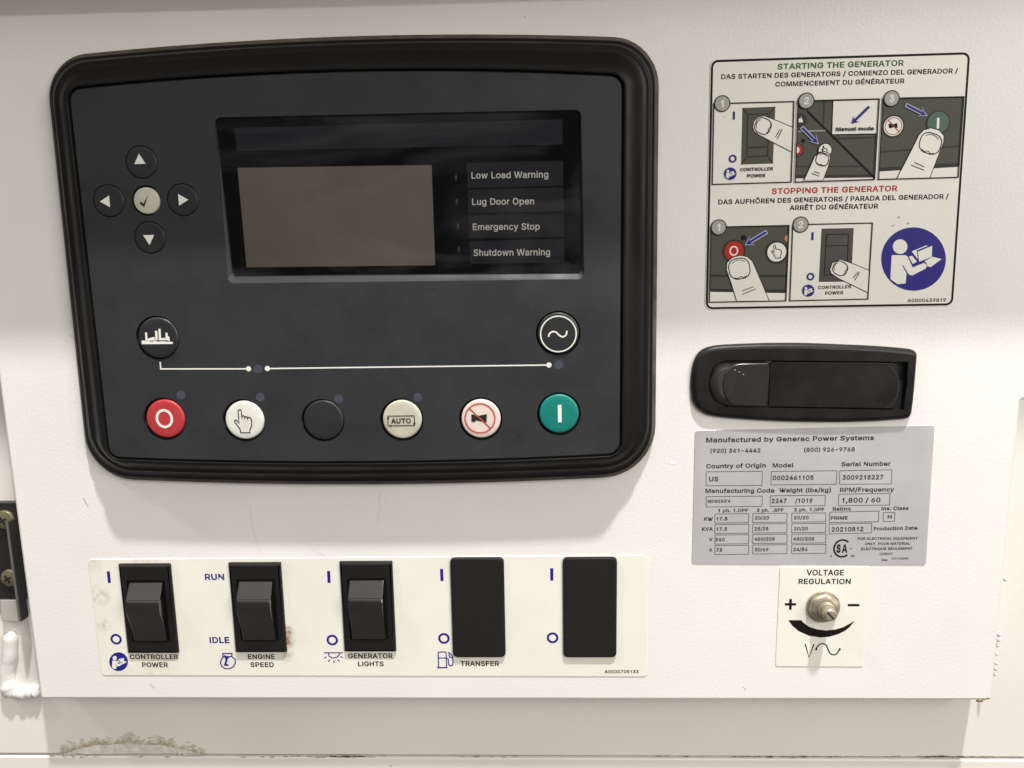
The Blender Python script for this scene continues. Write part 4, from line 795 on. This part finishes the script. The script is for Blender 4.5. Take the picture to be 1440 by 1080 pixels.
# ------------------------------------------------------------------ nameplate
NP = thing('nameplate', 'silver grey data plate with manufacturer details and serial number below the black latch', 'nameplate', P(1140, 697))
M_np = mat('silver foil label', (.54, .535, .545), .40, metal=.35, vary=.04, vscale=16, rvary=.07, bump=.25, bscale=60, bdist=.0004)
sheet('sheet', [(977.5, 605.5), (1314.5, 598), (1302, 794.5), (973, 793.2)], 1.2, .25, M_np, NP)
M_nink = mat('grey black print', (.035, .031, .033), .5, spec=.15)
f0 = .28
for s_, x0, y0, x1, y1, cap in (
    ('Manufactured by Generac Power Systems', 993, 622.3, 1229, 618.9, 6.8), ('(920) 361-4442', 998.8, 637, 1069.3, 636.4, 6.0), ('(800) 926-9768', 1130.6, 635.6, 1202, 634.8, 6.0),
    ('Country of Origin', 993, 658.8, 1076.8, 657.5, 6.2), ('Model', 1086.5, 657.6, 1116, 657.2, 6.2), ('Serial Number', 1183, 656, 1252.5, 655, 6.2), ('US', 997, 677, 1010, 677, 6.8),
    ('0002461105', 1086.5, 675.3, 1144, 674.8, 6.5), ('3009218227', 1184.5, 674.7, 1242, 674.2, 6.5), ('Manufacturing Code', 992, 693.4, 1089, 692.8, 6.2), ('Weight (lbs/kg)', 1095.6, 692.6, 1168.5, 692, 6.2),
    ('RPM/Frequency', 1181, 692, 1257.5, 691.2, 6.2), ('MDG25IF4', 995, 707.2, 1027, 706.8, 4.4), ('2247', 1085, 707.6, 1106, 707.4, 6.4), ('/1019', 1118, 707.4, 1142.5, 707.2, 6.4), ('1,800 / 60', 1184, 707, 1238, 706.4, 6.8),
    ('1 ph. 1.0PF', 1010, 720.4, 1052, 720, 4.8), ('3 ph.  .8PF', 1064, 720, 1102, 719.5, 4.8), ('3 ph. 1.0PF', 1116.5, 719.3, 1159, 718.8, 4.8), ('Rating', 1171, 718.2, 1196, 717.8, 5), ('Ins. Class', 1239.6, 717.6, 1277.5, 717, 5),
    ('KW', 990, 732.3, 1002.5, 732.3, 5), ('KVA', 987, 746.6, 1002.5, 746.4, 5), ('V', 997, 761.2, 1002, 761.2, 5), ('A', 997, 775.6, 1001.5, 775.6, 5),
    ('17.5', 1007.5, 732, 1023, 731.8, 5), ('17.5', 1007.5, 746.6, 1022.5, 746.4, 5), ('240', 1006, 761.3, 1019, 761.2, 5), ('73', 1007, 776, 1015.5, 775.9, 5),
    ('20/20', 1061.5, 730.8, 1081.5, 730.6, 5), ('25/25', 1061, 746.2, 1080.5, 746, 5), ('480/208', 1061, 760.6, 1089.5, 760.4, 5), ('30/69', 1061, 775.4, 1080.5, 775.3, 5),
    ('20/20', 1116.5, 730.6, 1137, 730.4, 5), ('20/20', 1116.5, 746, 1136, 745.8, 5), ('480/208', 1115.5, 760.4, 1145, 760.2, 5), ('24/56', 1115.5, 775.2, 1135.5, 775, 5),
    ('PRIME', 1168, 731, 1192, 730.6, 5), ('H', 1248, 729.3, 1254, 729.3, 5), ('20210812', 1169.5, 747.8, 1214, 747, 6.5), ('Production Date', 1228.5, 746, 1290, 744.8, 5),
    ('FOR ELECTRICAL EQUIPMENT', 1206, 759.2, 1290.5, 758.8, 3.6), ('ONLY. POUR MATERIAL', 1216, 766.6, 1280, 766, 3.6), ('ELECTRIQUE SEULEMENT', 1211, 773.6, 1283, 773, 3.6),
    ('(228847)', 1237, 780.5, 1255, 780.3, 3.2), ('Class', 1239, 788.8, 1248, 788.6, 2.8), ('0771702888', 1254, 787, 1277, 786.6, 2.8), ('S', 1176, 777.5, 1182, 777.4, 12), ('A', 1183.5, 777.5, 1191.5, 777.4, 12),
    ('c', 1167.5, 783.5, 1170, 783.5, 3.6), ('us', 1196, 783, 1201.5, 783, 3.2), ('TM', 1194.5, 772.5, 1198, 772.5, 1.6)):
    big_ = s_ in ('S', 'A') and cap == 12
    text(s_, x0, y0, x1, y1, cap, M_ink if big_ else M_nink, NP, f0, .04 if big_ else (.027 if cap > 5.5 else .03))
def cell(c4): MB().stroke(PP(c4, f0), .24, f0, True).build('cell_border', M_nink, NP)
for c4 in ([(993, 663.5), (1072, 662.8), (1071.5, 682.6), (993, 683.2)], [(1085, 663), (1177, 662), (1176, 681), (1084, 682)], [(1181, 662), (1254.3, 660.6), (1254, 680.4), (1180.6, 681.2)],
           [(993, 698.5), (1072, 697.6), (1071.5, 712), (993, 713)], [(1083.5, 697.2), (1160.6, 696.5), (1160, 711), (1083, 712)], [(1179.7, 695), (1251.6, 693.8), (1251, 710.2), (1178.7, 711.2)],
           [(1167, 720.2), (1236, 718.8), (1235.5, 733.6), (1166, 734.8)], [(1242, 721), (1258.5, 720.5), (1258, 733), (1242, 733.4)], [(1166, 737), (1226, 735.6), (1225, 749.4), (1166, 750.8)]): cell(c4)
for x0, x1, dy in ((1005.5, 1053.2, 0), (1058.7, 1107, -.8), (1113.6, 1161.6, -1.2)):
    for y0 in (722.8, 737.6, 752.4, 767.2): cell([(x0, y0+dy), (x1, y0+dy-.4), (x1-.6, y0+dy+12.2), (x0-.3, y0+dy+12.7)])
cc = P(1184.5, 771.2, f0)
arc = [(cc[0]+3.45*math.cos(a), cc[1]+3.75*math.sin(a)) for a in [math.radians(48+i*(264/24)) for i in range(25)]]
MB().stroke(arc, .75, f0).build('certification_ring', M_ink, NP)
# ------------------------------------------------------------------ voltage label and adjuster
VL = thing('voltage_label', 'small cream label reading VOLTAGE REGULATION around the adjuster', 'label', P(1156, 867))
sheet('sheet', [(1097, 797), (1222, 797), (1214, 937.5), (1090.5, 936.8)], .9, .3, mat('cream label', (.76, .745, .675), .38, vary=.04, vscale=40), VL)
V_ = CR(1080, 790, 6.97)
text('VOLTAGE', 1134, 809.2, 1186.5, 809.2, 8, M_ink, VL, d1, .02); text('REGULATION', 1122.8, 821.4, 1196, 821.4, 7.6, M_ink, VL, d1, .02)
q = MB(); q.stroke(PP(V_([(165, 417), (276, 417)]), d1), 1.1, d1); q.stroke(PP(V_([(222, 365), (219, 470)]), d1+.02), 1.1, d1+.02); q.build('plus_mark', M_ink, VL)
MB().stroke(PP(V_([(782, 425), (897, 425)]), d1), 1.1, d1).build('minus_mark', M_ink, VL)
MB().cap(PP(V_([(197, 572), (325, 572), (355, 602), (400, 635), (480, 662), (570, 673), (660, 664), (740, 640), (800, 607), (850, 575), (800, 642), (745, 682), (680, 712), (600, 735), (510, 742), (400, 725), (300, 680), (240, 628)]), d1), d1).build('swoosh_mark', M_ink, VL)
q = MB(); q.stroke(PP(V_([(365, 808), (402, 938), (450, 808)]), d1), .55, d1); q.stroke(smooth(PP(V_([(470, 860), (488, 826), (515, 806), (545, 804), (572, 822), (592, 868), (612, 900), (640, 912), (672, 902), (705, 856)]), d1), 4), .55, d1)
q.cap(PP(V_(circ((472, 858), 11, 12)), d1+.02), d1+.02); q.cap(PP(V_(circ((703, 857), 11, 12)), d1+.02), d1+.02); q.build('wave_mark', M_ink, VL)
kc = P(1160, 856, 2.5)
KN = thing('voltage_adjuster', 'metal slotted adjuster shaft with worn hexagonal nut on the voltage label', 'adjuster', kc)
M_nick = mat('worn nickel', (.40, .345, .26), .42, metal=.6, vary=.25, vscale=180, bump=.2, bscale=900, bdist=.00006, rvary=.1)
MB().slab(circ(kc, 7.1, 40), .3, 1.1, .3).build('washer', M_nick, KN, sm=40)
hx = fillet([(kc[0]+7.1*math.cos(math.radians(18+60*i)), kc[1]+7.1*math.sin(math.radians(18+60*i))) for i in range(6)], 3.2, 6)
MB().loft([(ccw(hx), 1.1), (ccw(hx), 2.1), (offset(ccw(hx), .35), 2.7), (offset(ccw(hx), 1.1), 3.2), (offset(ccw(hx), 2.0), 3.45), (offset(ccw(hx), 2.9), 3.5)], cap1=True).build('hex_nut', M_nick, KN, sm=45)
q = MB(); outs = []
for i in range(5):
    z = 3.5+i*.42; outs += [(circ(kc, 3.55, 28), z), (circ(kc, 3.2, 28), z+.21)]
q.loft(outs); q.build('threaded_bushing', M_nick, KN, sm=60)
sh = MB().loft([(circ(kc, 2.75, 28), 5.2), (circ(kc, 2.75, 28), 8.3), (circ(kc, 2.6, 28), 8.8), (circ(kc, 2.1, 28), 9.1)]).build('slotted_shaft', M_nick, KN, sm=50)
a0 = math.radians(-48); dx, dz = math.cos(a0), math.sin(a0)
MB().cap([(kc[0]+dx*2.2-dz*.36, kc[1]+dz*2.2+dx*.36), (kc[0]-dx*2.2-dz*.36, kc[1]-dz*2.2+dx*.36), (kc[0]-dx*2.2+dz*.36, kc[1]-dz*2.2-dx*.36), (kc[0]+dx*2.2+dz*.36, kc[1]+dz*2.2-dx*.36)], 9.13).build('screwdriver_slot', mat('slot', (.02, .015, .012), .6), sh)
# ------------------------------------------------------------------ latch
LT = thing('paddle_latch', 'black recessed paddle latch with oval frame above the grey data plate', 'latch', P(1132, 540))
Lc = CR(960, 470, 4)
LD = 2.6
lo = smooth(PP(Lc([(50, 300), (58, 190), (98, 105), (180, 68), (340, 57), (520, 52), (720, 53), (900, 60), (1080, 68), (1200, 77), (1290, 86)]), LD), 3)+smooth(PP(Lc([(1312, 94), (1327, 112), (1328, 130)]), LD), 2)+smooth(PP(Lc([(1318, 260), (1308, 370), (1297, 450)]), LD), 3)+smooth(PP(Lc([(1285, 472), (1262, 482)]), LD), 2)+smooth(PP(Lc([(1100, 494), (950, 499), (800, 500), (650, 498), (500, 493), (300, 480), (190, 468), (130, 452), (85, 420), (58, 375)]), LD), 3)
lo = ccw(lo)
li = ccw(smooth(PP(Lc([(1050, 154), (250, 147), (200, 160), (165, 200), (148, 265), (153, 330), (185, 385), (250, 412)]), LD)[1:], 3)+PP(Lc([(470, 415), (750, 419), (1000, 424), (1244, 428), (1262, 290), (1270, 155), (900, 150), (500, 147)]), LD))
M_lat = mat('black latch plastic', (.0095, .009, .009), .38, spec=.25, bump=.25, bscale=1100, bdist=.00005, vary=.3, vscale=60, rvary=.1, specks=.72, sscale=500, scol=(.04, .038, .035))
q = MB(); outs = [(lo, 0), (lo, .9), (offset(lo, .35), 1.6), (offset(lo, .9), 2.2), (offset(lo, 1.5), 2.5), (offset(lo, 2.0), LD)]
ids = [q.ring(a, b) for a, b in outs]
for a, b in zip(ids, ids[1:]): q.band(b, a)
q.cap(offset(lo, 2.0), LD, [li]); q.band(q.ring(li, .06), q.ring(li, LD))
q.build('latch_frame', M_lat, LT, sm=50)
MB().cap(li, .06).build('latch_well', M_dark, LT)
pd = 2.0
hp = ccw(fillet(PP(Lc([(492, 156), (1210, 163), (1205, 420), (483, 408)]), pd), [.3, 2.2, 1.2, .3], 4))
MB().slab(hp, -2, pd, .3, seg=2).build('paddle', M_lat, LT, sm=40)
q = MB(); gr = [Lc([(1120+95*math.cos(t), 290+128*math.sin(t)) for t in [math.radians(-75+i*10) for i in range(16)]])]
for l in gr: q.stroke(PP(l, pd+.02), .25, pd+.02)
q.build('paddle_crease', mat('worn edge', (.022, .021, .020), .45), LT)
bp_ = ccw(smooth(PP(Lc([(250, 153), (205, 168), (172, 205), (157, 262), (163, 325), (192, 375), (250, 404)]), pd), 3)+PP(Lc([(350, 407), (472, 408), (484, 156), (360, 153)]), pd))
MB().loft([(bp_, .1), (bp_, .5), (offset(bp_, .4), .9), (offset(bp_, 3), 1.9)]).build('push_button', mat('lit slope black plastic', (.035, .034, .031), .33, bump=.25, bscale=900, bdist=.00005, rvary=.1, vary=.3, vscale=150), LT, sm=40, label='sloping release button at the left end of the latch')  # latch black painted lighter so the slope seems to catch light
inn = ccw(smooth(PP(Lc([(330, 166), (285, 178), (245, 215), (228, 275), (238, 340), (275, 390), (320, 403)]), pd+.2), 3)+PP(Lc([(400, 404), (470, 405), (482, 164), (420, 164)]), pd+.2))
big_o = offset(bp_, .45)
q = MB(); q.loft([(offset(inn, -1.6), 1.0), (offset(inn, -.8), 1.5), (inn, 2.1), (offset(inn, .25), 2.3)]); q.build('thumb_step', mat('polished black plastic', (.02, .019, .018), .3, bump=.25, bscale=900, bdist=.00005, rvary=.1), LT, sm=50)
q = MB()
for k_ in (0, 1, 2, 3): q.stroke(smooth(PP(Lc([(330-k_*0, 185+k_*12), (290+k_*4, 195+k_*12), (258+k_*10, 235+k_*8), (248+k_*12, 290), (262+k_*9, 345-k_*6), (300+k_*4, 385-k_*8)]), 2.33), 3), .10, 2.33)
q.build('thumb_rings', mat('ring groove', (.035, .034, .032), .4), LT)
q = MB()
for x, y in ((295, 200), (318, 212), (342, 226)): q.cap(circ(P(*Lc([(x, y)])[0], 2.36), .28, 8), 2.36)
q.build('pale_specks', mat('pale speck', (.3, .3, .28), .6), LT)
